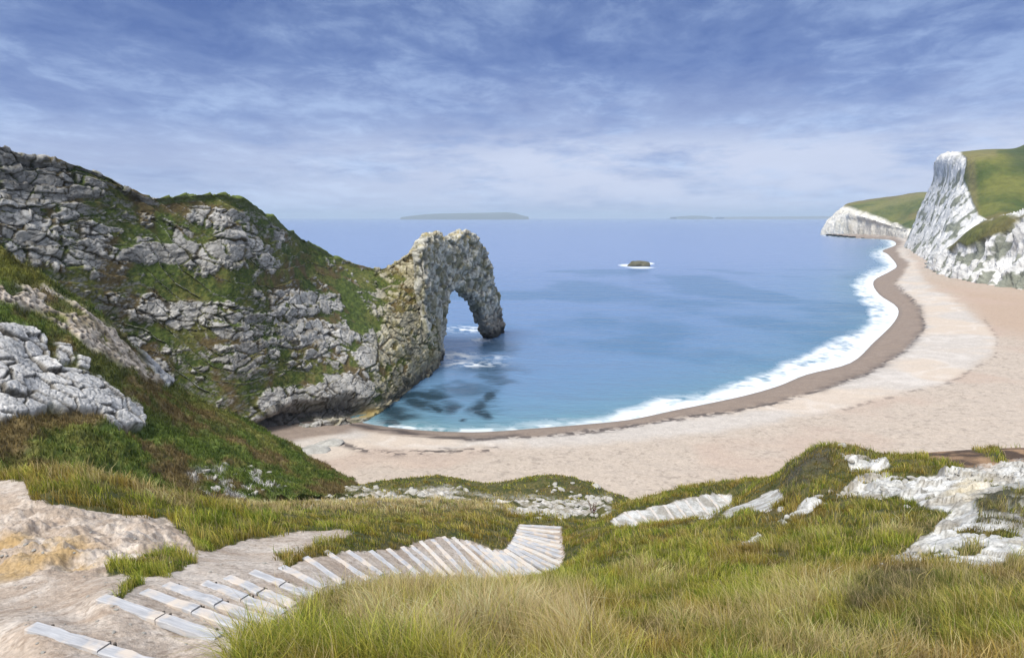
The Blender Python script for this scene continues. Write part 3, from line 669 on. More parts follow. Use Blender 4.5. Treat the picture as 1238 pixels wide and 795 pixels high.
# ------------------------------------------------------------------ the natural arch
PL = np.array([on(440, 508)[:2], on(474, 487)[:2], on(500, 463)[:2], on(537, 435)[:2]]); 
p2 = on(592, 412)[:2]; p3 = on(609, 402)[:2]; PL = np.vstack([PL, p2, p3, p3+(p3-p2)*1.2])
seg = np.linalg.norm(np.diff(PL, axis=0), axis=1); cum = np.concatenate([[0], np.cumsum(seg)])
def plan(s):
    s = np.clip(s, 0, cum[-1]-1e-6); i = np.clip(np.searchsorted(cum, s, side='right')-1, 0, len(seg)-1); f = ((s-cum[i])/seg[i])[..., None]
    return PL[i]*(1-f)+PL[i+1]*f
def s_of(px, py):
    "where the ray's vertical plane crosses the base line, with z"
    q, s = sq(px, py); best = None
    for i in range(len(seg)):
        a_, b_ = PL[i], PL[i+1]; den_ = (b_[0]-a_[0])-q*(b_[1]-a_[1])
        t_ = (q*a_[1]-a_[0])/den_
        if -1e-6 <= t_ <= 1+1e-6 or (i == len(seg)-1 and t_ > 0): 
            y = a_[1]+(b_[1]-a_[1])*t_; return cum[i]+t_*seg[i], CAMZ+s*y
    y = PL[0][1]; return 0.0, CAMZ+s*y
outer = [(512,300),(517,292),(522,286),(529,280),(537,283),(545,290),(553,288),(560,281),(568,279),(576,283),(583,292),(590,303),(594,318),(598,334),(602,348),(605,362),(608,378),(610,392),(610,403),(606,408)]
inner = [(600,412),(596,408),(592,400),(587,388),(581,374),(573,361),(562,353),(552,351),(545,358),(542,374),(541,396),(539,418),(538,436)]
near_ = [(526,446),(516,452)]
def sz(l): return np.array([s_of(*p) for p in l])
so = sz(outer); si = sz(inner); sn = sz(near_)
so[-1, 1] = -2; si[0, 1] = -2; si[-1, 1] = -2; sn[:, 1] = -2
# the far pier's inner edge is seen on its seaward corner: keep the opening in the wall's near face
outline = np.vstack([so, si, sn])
def densify(p, st=1.2):
    o_ = []
    for a_, b_ in zip(p, np.roll(p, -1, 0)):
        k_ = max(1, int(np.linalg.norm(b_-a_)/st)); o_ += [a_+(b_-a_)*i/k_ for i in range(k_)]
    return np.array(o_)
import bmesh
ol = densify(outline)
bm = bmesh.new(); vs = [bm.verts.new((p[0], 0, p[1])) for p in ol]; f = bm.faces.new(vs)
r = bmesh.ops.triangulate(bm, faces=[f]); 
r = bmesh.ops.extrude_face_region(bm, geom=bm.faces[:]); 
for v_ in [g for g in r['geom'] if isinstance(g, bmesh.types.BMVert)]: v_.co.y = 1.0
bmesh.ops.recalc_face_normals(bm, faces=bm.faces[:])
# local coordinates (s, thickness, z) -> world
def thick(s, z):
    th = 9-4*sstep(20, 36, z); th = 2.5+(th-2.5)*sstep(so[0, 0]-2, so[0, 0]+16, s); return th+(4.6-th)*sstep(cum[3]-8, cum[3]+2, s)
for v_ in bm.verts:
    v_.co.y = (v_.co.y-.0)*float(thick(v_.co.x, v_.co.z))
me = bpy.data.meshes.new('tmp'); bm.to_mesh(me); bm.free()
tmp = bpy.data.objects.new('tmp', me); col.objects.link(tmp)
md = tmp.modifiers.new('r', 'REMESH'); md.mode = 'VOXEL'; md.voxel_size = .42; md.adaptivity = 0
dg = bpy.context.evaluated_depsgraph_get(); me2 = bpy.data.meshes.new_from_object(tmp.evaluated_get(dg))
bpy.data.objects.remove(tmp); bpy.data.meshes.remove(me)
nvt = len(me2.vertices); V = np.empty(nvt*3, np.float32); me2.vertices.foreach_get('co', V); V = V.reshape(-1, 3).astype(float)
fc = np.array([p.vertices[:] for p in me2.polygons if len(p.vertices) == 4])
bpy.data.meshes.remove(me2)
# round the edges off
ed = np.unique(np.sort(np.concatenate([fc[:, [0, 1]], fc[:, [1, 2]], fc[:, [2, 3]], fc[:, [3, 0]]]), axis=1), axis=0)
deg = np.bincount(ed.ravel(), minlength=nvt)[:, None]
for _ in range(14):
    a_ = np.zeros_like(V); 
    for c_ in range(3): a_[:, c_] = np.bincount(ed[:, 0], V[ed[:, 1], c_], nvt)+np.bincount(ed[:, 1], V[ed[:, 0], c_], nvt)
    V = V*.5+.5*a_/np.maximum(deg, 1)
def world(V):
    p = plan(V[:, 0]); p2_ = plan(V[:, 0]+3.0); p1_ = plan(np.maximum(V[:, 0]-3.0, 0)); tn = p2_-p1_; tn /= np.linalg.norm(tn, axis=1, keepdims=True)+1e-9
    lean = np.maximum(V[:, 2], 0)*.0
    nrm = np.stack([-tn[:, 1], tn[:, 0]], 1); return np.concatenate([p+nrm*(V[:, 1]+lean)[:, None], V[:, 2:3]], 1)
Wv = world(V)
def vnorm(Vw):
    nn = np.cross(Vw[fc[:, 2]]-Vw[fc[:, 0]], Vw[fc[:, 3]]-Vw[fc[:, 1]]); r_ = np.zeros_like(Vw)
    for k_ in range(4):
        for c_ in range(3): r_[:, c_] += np.bincount(fc[:, k_], nn[:, c_], nvt)
    return r_/(np.linalg.norm(r_, axis=1, keepdims=True)+1e-9)
Nv = vnorm(Wv)
e1, r1, k1 = blocks(Wv, (3.0, 3.4, 3.4), .5, 210); e2, r2, k2 = blocks(Wv, (1.2, 1.3, 1.3), .3, 215)
dd = (sstep(0, .2, e1)*.8+(r1-.5)*1.5+sstep(0, .25, e2)*.3+(r2-.5)*.55)*.62+k1*2.0+k2*.9+(fbm(Wv, .16, 3, 218)-.5)*1.6-.55
Wd = Wv+Nv*dd[:, None]; Nd = vnorm(Wd)
c = lerp((.29, .28, .235), (.60, .58, .50), np.clip(.15+.45*r1+.3*r2+.6*(fbm(Wv, 1.2, 4, 219)-.45), 0, 1))
c = lerp(c, (.05, .042, .028), (1-sstep(0, .12, e1)*(.4+.6*sstep(0, .15, e2)))*.8)
c = lerp(c, (.13, .115, .03), sstep(.50, .60, fbm(Wv, .55, 4, 220))*.6*sstep(8, 14, Wv[:, 2]))
c = lerp(c, (.40, .30, .10), sstep(.56, .66, fbm(Wv, .7, 4, 221))*sstep(30, 38, Wv[:, 2])*.5)
c = lerp(c, (.10, .065, .04), sstep(.2, -.2, Nd[:, 1]*0+Wv[:, 2]-11)*.0+sstep(14, 4, Wv[:, 2])*sstep(cum[3]+8, cum[3]+14, Wv[:, 0]*0+V[:, 0])*.55)
tide = sstep(3.6, 1.6, Wv[:, 2]+(fbm(Wv, .5, 3, 222)-.5)*3); c = lerp(c, (.028, .026, .024), tide*.92)
obj('rock_arch', mesh_np('rock_arch', Wd, fc, c), M_rock, label='great pale limestone arch standing in the sea at the end of the headland', cat='rock arch')

# ------------------------------------------------------------------ chalk headlands on the right
def chalk_sheet(name, C, cu, cv, green, seed, amp, zw=4.0, tone=((.52, .515, .50), (.72, .71, .68)), specks=.25, gcol=None, gstain=None):
    G_ = loft(C, cu, cv); Nn = normals(G_); fl_ = 1 if Nn[G_.shape[0]//2, G_.shape[1]//3, 1] < 0 else -1; Nn = Nn*fl_
    px, py = proj(G_); gj = fbm(G_, .02/zw*4, 4, seed)-.5
    g_ = green(px+gj*12, py+gj*12, G_)
    rd = 1-np.abs(fbm(G_*[1.5, 1.5, .38], .045/zw*4, 5, seed+1, .55)-.5)*4
    P_ = G_+Nn*((rd-.3)*amp*(1-g_)*.8+(fbm(G_, .03, 3, seed+2)-.5)*amp*.5)[..., None]
    c_ = lerp(tone[0], tone[1], np.clip(fbm(G_, .08, 4, seed+3)*1.6-.3+(rd-.5)*.3, 0, 1))
    sp = sstep(.53, .58, fbm(G_*[1, 1, .8]+G_[..., [2, 2, 0]]*[.4, 0, .3], .07/zw*4, 4, seed+4))*specks
    c_ = lerp(c_, (.10, .115, .06), np.clip(sp, 0, 1)*sstep(120, 70, G_[..., 2]-25*fbm(G_, .03, 3, 1)))
    gc = lerp((.045, .07, .012), (.13, .135, .028), sstep(.3, .7, fbm(G_, .025, 6, seed+5, .65))); gc = lerp(gc, (.16, .12, .045), sstep(.48, .62, fbm(G_, .012, 3, seed+6))*.6)
    if gstain is not None: gc = gstain(px, py, gc, G_)
    c_ = lerp(c_, gc, g_)
    obj(name, mesh_np(name, P_.reshape(-1, 3), gridfaces(*P_.shape[:2])[:, ::fl_], c_.reshape(-1, 3)), M_chalk, kind='structure')
def cl(toe, mids, top, over):
    r_ = [at(*toe)+[0, 0, -6], at(*toe)]+[at(*m_) for m_ in mids]+[at(*top)]+[at(*o_) for o_ in over]; return r_
# far white headland
chalk_sheet('far_cliff', [
  cl((1005,286,1900), [(1004,270,1915)], (1030,249,1930), [(1050,247,2000),(1050,262,2300)]),
  cl((991,285,1800), [(998,268,1805)], (1020,248,1815), [(1040,247,1900),(1060,262,2200)]),
  cl((1012,287,1740), [(1013,266,1745)], (1026,250,1755), [(1060,241,1900),(1080,262,2200)]),
  cl((1045,287,1650), [(1045,270,1655)], (1048,257,1665), [(1085,237,1850),(1100,262,2200)]),
  cl((1072,289,1540), [(1072,276,1545)], (1078,265,1560), [(1110,233,1780),(1120,262,2200)]),
  cl((1090,292,1400), [(1092,280,1410)], (1100,270,1440), [(1128,232,1750),(1140,262,2200)]),
  cl((1120,294,1300), [(1120,282,1310)], (1140,272,1400), [(1160,232,1750),(1170,262,2200)])],
  [24, 40, 60, 60, 50, 40], [4, 30, 34, 40, 20], lambda x, y, g: sstep(2, -1, y-np.interp(x, [1018, 1040, 1060, 1080, 1100, 1130], [248, 253, 260, 268, 274, 276])), 300, 9, 9, tone=((.50, .47, .40), (.74, .71, .64)), specks=.12,
  gstain=lambda x, y, g, G_: lerp(g, (.20, .18, .07), sstep(.45, .6, fbm(G_, .006, 3, 5))*.5))
# the tall white cliff
def gA(x, y, G_):
    e = np.interp(y, [170, 190, 215, 240, 258, 268, 300], [1150, 1166, 1164, 1172, 1180, 1196, 1205]); return sstep(-2, 3, x-e)
def stA(x, y, g, G_):
    g = lerp(g, (.17, .145, .06), poly(x, y, [(1165,188),(1178,190),(1184,262),(1192,275),(1175,262)], 4)*.7)
    g = lerp(g, (.20, .17, .07), poly(x, y, [(1150,182),(1205,180),(1205,190),(1165,194)], 4)*.6)
    g = lerp(g, (.032, .055, .016), poly(x, y, [(1212,176),(1260,170),(1260,215),(1228,205)], 8)*.7); return g
chalk_sheet('tall_chalk_cliff', [
  cl((1130,303,1350), [(1140,280,1320),(1150,240,1250)], (1172,212,1250), [(1200,222,1500),(1220,262,1700)]),
  cl((1094,301,1050), [(1107,268,1040),(1127,222,1015)], (1139,190,1000), [(1190,201,1250),(1210,262,1500)]),
  cl((1097,309,900), [(1116,272,898),(1138,222,890)], (1151,185,885), [(1180,200,1150),(1200,262,1500)]),
  cl((1106,318,760), [(1130,275,764),(1153,222,775)], (1168,186,790), [(1195,196,1000),(1220,262,1500)]),
  cl((1122,328,640), [(1148,285,650),(1175,232,700)], (1190,186,760), [(1215,194,1000),(1240,262,1500)]),
  cl((1150,335,560), [(1180,290,590),(1205,235,670)], (1215,185,760), [(1240,193,1000),(1260,262,1500)]),
  cl((1200,340,510), [(1215,295,560),(1235,240,650)], (1245,184,760), [(1270,180,1000),(1300,262,1500)]),
  cl((1300,345,480), [(1310,295,540),(1320,240,650)], (1320,180,760), [(1330,180,1000),(1330,262,1500)]),
  cl((1450,350,460), [(1450,295,540),(1450,240,650)], (1450,178,760), [(1450,180,1000),(1450,262,1500)])],
  [20, 40, 60, 70, 60, 50, 40, 24], [4, 70, 80, 70, 14, 8], gA, 320, 4.5, 4, gstain=stA, specks=.8)
# the lower broken chalk slope nearer
def gB(x, y, G_):
    a_ = poly(x, y, [(1143,299),(1152,288),(1180,272),(1212,262),(1226,266),(1216,278),(1190,290),(1170,300),(1160,296),(1148,303)], 2.5)
    b_ = poly(x, y, [(1196,262),(1400,235),(1400,262),(1238,262),(1215,270)], 3); return np.clip(a_+b_*.9, 0, 1)
chalk_sheet('broken_chalk_cliff', [
  cl((1112,324,640), [(1118,318,650)], (1128,312,670), [(1150,330,800),(1170,345,850)]),
  cl((1118,334,560), [(1128,318,560)], (1142,302,565), [(1170,310,640),(1190,340,700)]),
  cl((1140,342,490), [(1150,318,500)], (1160,288,520), [(1185,290,600),(1205,340,650)]),
  cl((1172,347,440), [(1180,315,455)], (1186,272,480), [(1205,275,560),(1225,340,620)]),
  cl((1210,352,405), [(1214,315,425)], (1216,262,455), [(1232,266,540),(1250,340,600)]),
  cl((1250,357,375), [(1250,315,400)], (1250,252,435), [(1265,256,520),(1275,340,590)]),
  cl((1330,366,340), [(1330,315,370)], (1330,235,420), [(1340,240,500),(1340,340,570)]),
  cl((1460,378,310), [(1460,315,350)], (1460,215,410), [(1460,220,480),(1460,340,560)])],
  [20, 50, 60, 70, 70, 50, 24], [4, 60, 80, 20, 10], gB, 340, 7.5, 3, specks=.75)

# ------------------------------------------------------------------ islands and rock out at sea
def island(name, prof, D, thick_, colr, **kw):
    "prof: (px, py_top) along the skyline, base at sea level"
    vs = []; k_ = 9
    for (x, y) in prof:
        q, s = sq(x, y); zt = max(CAMZ+s*D, .5)
        for j in range(k_):
            a_ = pi*j/(k_-1); vs.append([q*D, D-math.cos(a_)*thick_*.5, max(-1, zt*math.sin(a_)**.35 if 0 < j < k_-1 else -1)])
    vs = np.array(vs); vs[:, 0] += (fbm(vs, .004, 3, 3)-.5)*50
    me_ = mesh_np(name, vs, gridfaces(len(prof), k_), np.tile(colr, (len(vs), 1)))
    return obj(name, me_, M_chalk, **kw)
IC = (.10, .12, .16)
island('island', [(488,262.2),(500,260.6),(515,259),(530,258.2),(548,257.8),(565,257.6),(585,257.2),(600,256.8),(612,256.6),(622,257.6),(630,260),(638,262)], 14000, 900, (.10, .11, .09), label='long low island on the horizon beyond the arch', cat='island')
island('island', [(814,262.3),(825,261.4),(838,260.6),(848,260.9),(858,262.2)], 17000, 700, (.10, .11, .09), label='small low island on the horizon right of centre', cat='island')
island('far_coast', [(870,262.3),(900,261.9),(940,261.7),(970,261.4),(1000,261.2),(1060,261)], 18000, 900, (.14, .14, .12), label='thin strip of far coast on the horizon left of the white headland', cat='coastline')
def stone_mesh(name, seed, flat=.6, rough=.35, colr=((.26, .25, .22), (.50, .48, .44)), sub_=3):
    bm = bmesh.new(); bmesh.ops.create_icosphere(bm, subdivisions=sub_, radius=1.0)
    V_ = np.array([v_.co[:] for v_ in bm.verts]); F_ = np.array([[v_.index for v_ in f_.verts] for f_ in bm.faces]); bm.free()
    f1, f2, cr = worley(V_*1.1+seed*7.7, seed); n_ = fbm(V_+seed, 1.2, 4, seed)
    V_ = V_*(1-rough*.5+rough*(cr*.8+n_*.8))[:, None]; V_[:, 2] *= flat
    return mesh_np(name, V_, F_, lerp(colr[0], colr[1], np.clip(fbm(V_+seed, 2.5, 4, seed+2)*1.4-.2, 0, 1)))
p = on(772, 321.5); sr = mesh = stone_mesh('sea_rock', 5, .5, .5, ((.05, .05, .035), (.16, .15, .10)), 4)
o = obj('sea_rock', mesh, M_stone, loc=(p[0], p[1], -.4), label='small dark rock breaking the surface out in the bay', cat='rock'); o.scale = (9.0, 6, 9.5)

# ------------------------------------------------------------------ timber steps
def box_mesh(name, L_, W2, H2, seed):
    nx = 7; xs = np.linspace(-L_/2, L_/2, nx); rg = np.random.default_rng(seed); V_ = []; b_ = .012
    ring = [(-W2+b_, -H2), (W2-b_, -H2), (W2, -H2+b_), (W2, H2-b_), (W2-b_, H2), (-W2+b_, H2), (-W2, H2-b_), (-W2, -H2+b_)]
    for x in xs:
        o1, o2 = rg.normal(0, .006, 2)
        for (y, z) in ring: V_.append((x, y+o1+rg.normal(0, .003), z+o2+rg.normal(0, .003)))
    V_ = np.array(V_); F_ = []
    for i in range(nx-1):
        for j in range(8): F_.append([i*8+j, i*8+(j+1) % 8, (i+1)*8+(j+1) % 8, (i+1)*8+j])
    F_ = np.array(F_)[:, ::-1]; caps = np.array([[0, 1, 2, 3, 4, 5, 6, 7][::-1], [(nx-1)*8+j for j in range(8)]])[:, ::-1]
    return mesh_np(name, V_, [F_, caps], smooth=False)
ORD = ['lowest', 'second', 'third', 'fourth', 'fifth', 'sixth', 'seventh', 'eighth', 'ninth', 'tenth', 'eleventh', 'twelfth', 'thirteenth', 'fourteenth', 'fifteenth', 'sixteenth', 'seventeenth', 'eighteenth', 'nineteenth', 'twentieth']
def ordn(i, n_):
    "from whichever end is nearer"
    return (i, True) if i < (n_+1)//2 else (n_-1-i, False)
def step(i, A_, B_, label, group, wid=.085, two=False, mat=M_wood):
    rg = np.random.default_rng(400+i); mid = (A_+B_)/2; v_ = B_-A_; L_ = np.linalg.norm(v_[:2]); rz = math.atan2(v_[1], v_[0])
    for k_ in np.linspace(0, 1, 5):
        pt = A_+v_*k_; 
    e = bpy.data.objects.new('timber_step', None); col.objects.link(e)
    pitch_ = -math.atan2(v_[2], L_); gz = np.mean([ground_z(np.array([A_[0]+v_[0]*k_]), np.array([A_[1]+v_[1]*k_]))[0] for k_ in (.1, .3, .5, .7, .9)])
    e.location = (mid[0], mid[1], max(mid[2], gz)-.004); e.rotation_euler = (0, pitch_, rz); props(e, label, 'step', group)
    pieces = [(-L_*.24, L_*.52, 0), (L_*.26, L_*.47, -.012)] if two else [(0, L_, 0)]
    for (cx_, l_, dz_) in pieces:
        obj('board', box_mesh('board', l_-.01, wid, .055, 500+i), mat, e, (cx_, rg.normal(0, .006), dz_))
    for fx in ([-.42, .0, .05, .44] if two else [-.4, .42]):
        pg = bmesh.new(); bmesh.ops.create_cone(pg, cap_ends=True, segments=8, radius1=.022, radius2=.018, depth=.22)
        pm = bpy.data.meshes.new('peg'); pg.to_mesh(pm); pg.free(); obj('peg', pm, M_iron, e, (fx*L_+rg.normal(0, .02), wid+.024, -.075))
WHERE = {0: 'nearest grey timber step, in the bottom left corner of the photo'}
nb = len(BOARDS)
for i in range(nb):
    A_, B_ = BW[i]
    if i == 0: lab = WHERE[0]
    elif i < 9: lab = 'pale grey timber step on bare dirt, %s up from the bottom left corner' % ORD[i]
    elif i < 18: lab = 'pale timber step where grass overhangs the path, %s up from the bottom left corner' % ORD[i]
    else: lab = 'timber step in the close packed bend of the stairs, %s from its far upper end' % (['topmost']+ORD[1:])[nb-1-i]
    step(i, A_, B_, lab, 'timber steps of the near flight', wid=.085 if i < 8 else (.072 if i < 20 else .095), two=(i < 7), mat=M_wood if i < 14 or i % 3 else M_wood_old)
n2_ = len(BOARDS2)
for i in range(n2_):
    A_, B_ = BW[nb+i]; lab = 'white chalky step on the far flight right of centre, %s from its left end' % (['first']+ORD[1:])[i]
    step(60+i, A_, B_, lab, 'chalky steps of the far flight', wid=.07, mat=M_wood_old)

# ------------------------------------------------------------------ stones
SM = [stone_mesh('stone', s_, .62, .45) for s_ in range(11, 17)]
def gpoint(px_, py_, dmin=3, dmax=116):
    D = np.exp(np.linspace(math.log(dmin), math.log(dmax), 900)); q, s = sq(px_, py_)
    zg = ground_z(q*D, D); hit = np.where(zg >= CAMZ+s*D)[0]
    if len(hit) == 0: return None
    k_ = hit[0]; return np.array([q*D[k_], D[k_], zg[k_]])
rg = np.random.default_rng(7)
def stone(px_, py_, size, label, cat='stone', group=None, dmin=3, i=None):
    p_ = gpoint(px_, py_, dmin)
    if p_ is None: return
    r_ = size*p_[1]/F/2
    o = obj('stone', SM[(i if i is not None else rg.integers(6)) % 6], M_stone, loc=(p_[0], p_[1], p_[2]+r_*.15), label=label, cat=cat, group=group)
    o.scale = (r_*rg.uniform(.9, 1.2), r_*rg.uniform(.6, .9), r_*rg.uniform(.6, .9)); o.rotation_euler = (rg.normal(0, .2), rg.normal(0, .2), rg.uniform(0, 6))
stone(922, 716, 12, 'cream stone alone in the grass left of the chalk patch')
stone(975, 701, 9, 'small tan stone in the grass above the chalk patch')
stone(868, 750, 17, 'flat pale stone lying in the grass at lower centre right')
stone(811, 695, 7, 'tiny pale stone in the grass right of the bend in the stairs')
stone(944, 617, 10, 'rounded cream stone beside the chalk path below the right mound')
stone(1018, 540, 14, 'dark brown stone on top of the right mound', i=2)
stone(1190, 700, 9, 'pale stone at the foot of the white chalk outcrop')
SCG = 'pale stones scattered over the scree above the beach'
for (n_, x0, x1, y0, y1) in ((62, 640, 738, 600, 628), (56, 340, 565, 588, 606), (14, 640, 725, 584, 600)):
    for k_ in range(n_):
        stone(rg.uniform(x0, x1), rg.uniform(y0, y1), rg.uniform(3, 10)*rg.uniform(.6, 1.2), 'small pale stone in the scree at the foot of the slope above the beach', group=SCG, dmin=37)
def sstone(px_, py_, size, label, group):
    k_ = np.argmin((PXs-px_)**2+(PYs-py_)**2); p_ = SLOPE[0].reshape(-1, 3)[IDs[k_]]; r_ = size*p_[1]/F/2
    o = obj('stone', SM[rg.integers(6)], M_stone, loc=p_, label=label, cat='stone', group=group); o.scale = (r_*1.1, r_*.8, r_*.7); o.rotation_euler = (rg.normal(0, .3), rg.normal(0, .3), rg.uniform(0, 6))
PXs, PYs = proj(SLOPE[0][:, 8:-34]); IDs = np.arange(SLOPE[0].shape[0]*SLOPE[0].shape[1]).reshape(SLOPE[0].shape[:2])[:, 8:-34].ravel(); PXs = PXs.ravel(); PYs = PYs.ravel()
for k_ in range(26): sstone(rg.uniform(225, 345), rg.uniform(560, 598), rg.uniform(3, 11), 'pale stone half hidden in the dark green slope at left', 'pale stones on the dark green slope')

for k_ in range(90):
    x_ = rg.uniform(0, 470); y_ = rg.uniform(640, 790)
    if float(many(np.array([x_]), np.array([y_]), DIRT, 4)[0]) < .9: continue
    stone(x_, y_, rg.uniform(1.6, 5.5), 'small stone lying loose on the bare dirt path at lower left', group='loose stones on the dirt path')
for k_ in range(150):
    x_ = rg.uniform(985, 1238); y_ = rg.uniform(560, 700)
    m_ = float(many(np.array([x_]), np.array([y_]), CHALK, 14)[0])
    if m_ < .08 or m_ > .97: continue
    stone(x_, y_, rg.uniform(2, 8)*rg.uniform(.6, 1.4), 'broken lump of chalk at the edge of the white outcrop on the right', group='broken chalk lumps round the outcrop')
for (x_, y_, w_, lab) in ((372, 546, 46, 'flat pale rock slab on the beach below the green slope'), (398, 535, 30, 'small flat pale rock on the beach beside the cave')):
    p_ = on(x_, y_, 2.2); r_ = w_*p_[1]/F/2
    o = obj('rock_slab', SM[3], M_stone, loc=(p_[0], p_[1], 2.0), label=lab, cat='rock'); o.scale = (r_, r_*.9, r_*.22); o.rotation_euler = (.04, -.05, .3)

# ------------------------------------------------------------------ dark red dock plant by the scree
p_ = gpoint(717, 620, 30); 
if p_ is not None:
    e = bpy.data.objects.new('dock_plant', None); col.objects.link(e); e.location = p_; props(e, 'dark red brown dock plant with upright seed stalks on the stony ground', 'plant')
    M_dock = mat_plain('dock_stalk', (.05, .012, .010), (.11, .03, .02), (8, 8, 8))
    hgt = 15*p_[1]/F
    for (ox, ln) in ((-.10, -.14), (.10, .05), (.02, .0)):
        bm = bmesh.new()
        for k_ in range(26):
            t_ = k_/25; r_ = hgt*.055*(1.2-.9*t_)*(1 if k_ > 5 else .5); mtx = __import__('mathutils').Matrix.Translation((ox+ln*t_+rg.normal(0, .02), rg.normal(0, .03), hgt*t_*(1 if ox else .7)))
            bmesh.ops.create_icosphere(bm, subdivisions=1, radius=max(r_, .02), matrix=mtx)
        mm = bpy.data.meshes.new('stalk'); bm.to_mesh(mm); bm.free(); obj('stalk', mm, M_dock, e)

# ------------------------------------------------------------------ grass
m = bpy.data.materials.new('grass_blade'); m.use_nodes = True; t = m.node_tree; t.nodes.clear()
a = N(t, 'ShaderNodeVertexColor', layer_name='Col'); df = N(t, 'ShaderNodeBsdfDiffuse'); tr = N(t, 'ShaderNodeBsdfTranslucent'); ms = N(t, 'ShaderNodeMixShader'); ou = N(t, 'ShaderNodeOutputMaterial')
t.links.new(a.outputs[0], df.inputs[0]); t.links.new(a.outputs[0], tr.inputs[0]); ms.inputs[0].default_value = .35
t.links.new(df.outputs[0], ms.inputs[1]); t.links.new(tr.outputs[0], ms.inputs[2]); t.links.new(ms.outputs[0], ou.inputs[0]); M_grass = m
def blades(name, R, hgt, wid, leanx, leany, cr, ct, label, rg):
    n_ = len(R); ang = rg.uniform(0, 2*pi, n_); w2 = wid*.5
    tx = np.cos(ang)*w2; ty = np.sin(ang)*w2
    V = np.empty((n_, 5, 3)); z0 = np.zeros(n_)
    V[:, 0] = R+np.stack([-tx, -ty, z0-.02], -1); V[:, 1] = R+np.stack([tx, ty, z0-.02], -1)
    mid = R+np.stack([leanx*.32, leany*.32, hgt*.6], -1)
    V[:, 2] = mid+np.stack([tx*.75, ty*.75, z0], -1); V[:, 3] = mid-np.stack([tx*.75, ty*.75, z0], -1)
    V[:, 4] = R+np.stack([leanx, leany, hgt*np.sqrt(np.clip(1-.35*(leanx**2+leany**2)/hgt**2, .2, 1))], -1)
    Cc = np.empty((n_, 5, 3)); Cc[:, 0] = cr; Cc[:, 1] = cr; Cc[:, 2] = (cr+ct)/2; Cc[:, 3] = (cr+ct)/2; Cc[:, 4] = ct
    b_ = np.arange(n_)[:, None]*5; Fq = b_+np.array([[0, 1, 2, 3]]); Ft = b_+np.array([[3, 2, 4]])
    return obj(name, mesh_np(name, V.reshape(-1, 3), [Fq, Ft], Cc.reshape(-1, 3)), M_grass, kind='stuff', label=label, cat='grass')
rg = np.random.default_rng(3)
def grass_cols(P, tan, n_):
    g1 = fbm(P, .55, 3, 401); g2 = fbm(P, 1.7, 3, 402); rr = rg.uniform(0, 1, n_)
    a_ = lerp((.09, .15, .022), (.30, .31, .055), sstep(.3, .7, g2*.5+rr*.5)); a_ = lerp(a_, (.30, .23, .075), sstep(.40, .60, g1)*.75*rr)
    a_ = lerp(a_, (.21, .115, .035), sstep(.5, .64, fbm(P, .8, 3, 403))*.7*rg.uniform(.3, 1, n_))
    a_ = lerp(a_, (.46, .37, .22), np.clip(tan*1.1, 0, 1)*(rg.uniform(0, 1, n_) < np.clip(.25+tan*.8, 0, 1))); return a_
def scatter(n_, d0, d1, q0, q1, tuft, hfun, wfun, name, label, pw=1.0):
    nt_ = n_//tuft
    D = np.exp(rg.uniform(math.log(d0), math.log(d1), nt_)); q = rg.uniform(q0, q1, nt_)
    x = q*D; y = D; r_ = .055*rg.uniform(.6, 2.2, nt_)*np.maximum(1, D/14)
    x = np.repeat(x, tuft)+rg.normal(0, 1, nt_*tuft)*np.repeat(r_, tuft); y = np.repeat(y, tuft)+rg.normal(0, 1, nt_*tuft)*np.repeat(r_, tuft)
    y = np.clip(y, 3.5, 116); P = np.stack([x, y, ground_z(x, y)], -1)
    px, py, dirt, chalk, dark, soil, ochre, scree = ground_masks(P)
    okm = (dirt+chalk+soil*.8+scree*.75) < rg.uniform(.25, .75, len(P)); 
    tuftr = np.repeat(rg.uniform(.6, 1.25, nt_), tuft)
    P = P[okm]; px = px[okm]; py = py[okm]; D = P[:, 1]; tr_ = tuftr[okm]
    tan = hfun(px, py, D, P); n2 = len(P)
    clump = sstep(.34, .60, fbm(P, 1.25, 3, 430)); dkm = dark[okm]; hh = tan[1]*tr_*rg.uniform(.5, 1.2, n2)*(.45+.75*clump)*(1-.35*dkm); tanm = tan[0]
    wd = wfun(D)*rg.uniform(.6, 1.3, n2)
    wind = fbm(P, .35, 2, 410)-.5; tid = np.repeat(np.arange(nt_), tuft)[okm]
    tb = np.exp(rg.normal(0, .30, nt_))[tid]; tlx = rg.normal(0, .30, nt_)[tid]; tly = rg.normal(0, .25, nt_)[tid]; ttan = rg.uniform(0, 1, nt_)[tid]
    lx = hh*(rg.normal(-.18, .26, n2)+tlx-wind*.8); ly = hh*(rg.normal(.0, .26, n2)+tly+wind*.5)
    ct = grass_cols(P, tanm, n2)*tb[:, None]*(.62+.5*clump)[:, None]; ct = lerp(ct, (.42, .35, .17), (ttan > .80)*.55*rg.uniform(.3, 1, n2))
    ct = lerp(ct, lerp((.045, .06, .022), (.20, .155, .12), rg.uniform(0, 1, n2)**2), dkm*.85)
    stalk = rg.uniform(0, 1, n2) < .035+.05*tanm; hh = np.where(stalk, hh*1.45, hh); wd = np.where(stalk, wd*.6, wd); ct = lerp(ct, (.55, .46, .28), stalk*.9)
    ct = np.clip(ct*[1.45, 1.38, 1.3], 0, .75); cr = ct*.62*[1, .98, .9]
    return blades(name, P, hh, wd, lx, ly, cr, ct, label, rg)
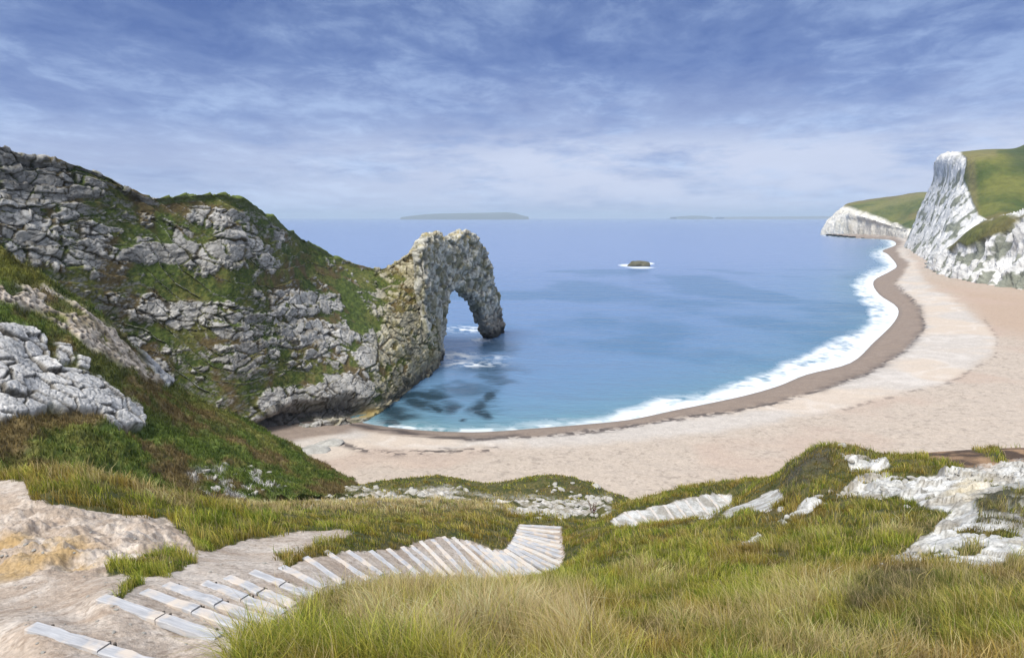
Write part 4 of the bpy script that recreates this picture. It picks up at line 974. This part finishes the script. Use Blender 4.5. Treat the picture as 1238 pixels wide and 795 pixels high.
def style(px, py, D, P):
    tan = np.maximum.reduce([poly(px, py, [(395,740),(470,700),(570,705),(700,735),(730,800),(640,830),(520,800),(430,790)], 40)*.95,
                             poly(px, py, [(180,560),(300,590),(420,596),(640,600),(620,620),(430,622),(300,620)], 10)*.9,
                             poly(px, py, [(40,565),(140,575),(240,610),(230,622),(130,590)], 8)*.6]).astype(float)
    tan = np.clip(tan*(.1+1.5*sstep(.3, .65, fbm(P, 1.1, 4, 420))), 0, 1)
    tan = np.maximum(tan*.8, .55*(D < 15)*sstep(.48, .66, fbm(P, .7, 4, 421)))
    h_ = .21+.19*poly(px, py, [(230,800),(330,740),(420,700),(580,700),(720,725),(760,850),(230,850)], 40)*(D < 16)+.10*tan
    h_ = h_+.16*(D < 24)*(D > 16)*(px < 330)+.10*sstep(25, 50, D)
    crest = poly(px, py, [(300,640),(520,640),(640,690),(690,700),(690,712),(610,704),(440,708),(400,724),(300,700)], 8)*(D > 8)*(px > 395)
    return tan, h_*(1-.0*crest)
wf = lambda D: np.maximum(.0075, .0009*D)
scatter(300000, 4.2, 15, -.80, .95, 14, style, wf, 'long_grass', 'long wind blown green and straw grass covering the nearest part of the slope')
scatter(210000, 15, 46, -.95, .95, 12, style, wf, 'rough_grass', 'rough green and tan grass on the middle of the slope beyond the steps')
scatter(60000, 46, 112, -.45, .45, 9, style, lambda D: .0011*D, 'scrub_grass', 'low scrubby grass on the mounds at the edge of the beach')
for q0_, q1_ in ((.95, 1.7), (-1.5, -.8)): scatter(45000, 4.2, 30, q0_, q1_, 13, style, lambda D: np.maximum(.011, .0013*D), 'rough_grass', 'rough green and tan grass carrying on over the slope to the side')
# short growth on the green slope at left
n_ = 90000; S2_, hard, SNn, Cs_ = SLOPE; flat = S2_[:, 8:-30].reshape(-1, 3); fl = flat[rg.integers(0, len(flat), n_)]; 
idx = rg.integers(0, len(flat), n_); okm = hard[:, 8:-30].reshape(-1)[idx] < .3; P = flat[idx[okm]]+rg.normal(0, .12, (okm.sum(), 3))*[1, 1, 0]
n2 = len(P); hh = rg.uniform(.25, .6, n2); cc_ = Cs_[:, 8:-30].reshape(-1, 3)[idx[okm]]*rg.uniform(.8, 2.0, (n2, 1))
blades('slope_grass', P, hh, np.full(n2, .075), hh*rg.normal(-.2, .5, n2), hh*rg.normal(0, .5, n2), cc_*.6, cc_, 'dark green scrub and grass on the slope below the headland', rg)

# ------------------------------------------------------------------ sea air
bm = bmesh.new(); bmesh.ops.create_cube(bm, size=1)
for v_ in bm.verts: v_.co = (v_.co.x*260000, v_.co.y*62000, -12 if v_.co.z < 0 else 190)
me = bpy.data.meshes.new('haze'); bm.to_mesh(me); bm.free()
m = bpy.data.materials.new('haze'); m.use_nodes = True; t = m.node_tree; t.nodes.clear(); pv = N(t, 'ShaderNodeVolumePrincipled'); ou = N(t, 'ShaderNodeOutputMaterial')
pv.inputs['Color'].default_value = (.66, .82, 1, 1); pv.inputs['Density'].default_value = .00007; pv.inputs['Anisotropy'].default_value = 0
t.links.new(pv.outputs[0], ou.inputs['Volume'])
HAZE = True
if HAZE: obj('haze', me, m, kind='stuff')
print('verts', sum(len(o.data.vertices) for o in sc.objects if o.type == 'MESH'))
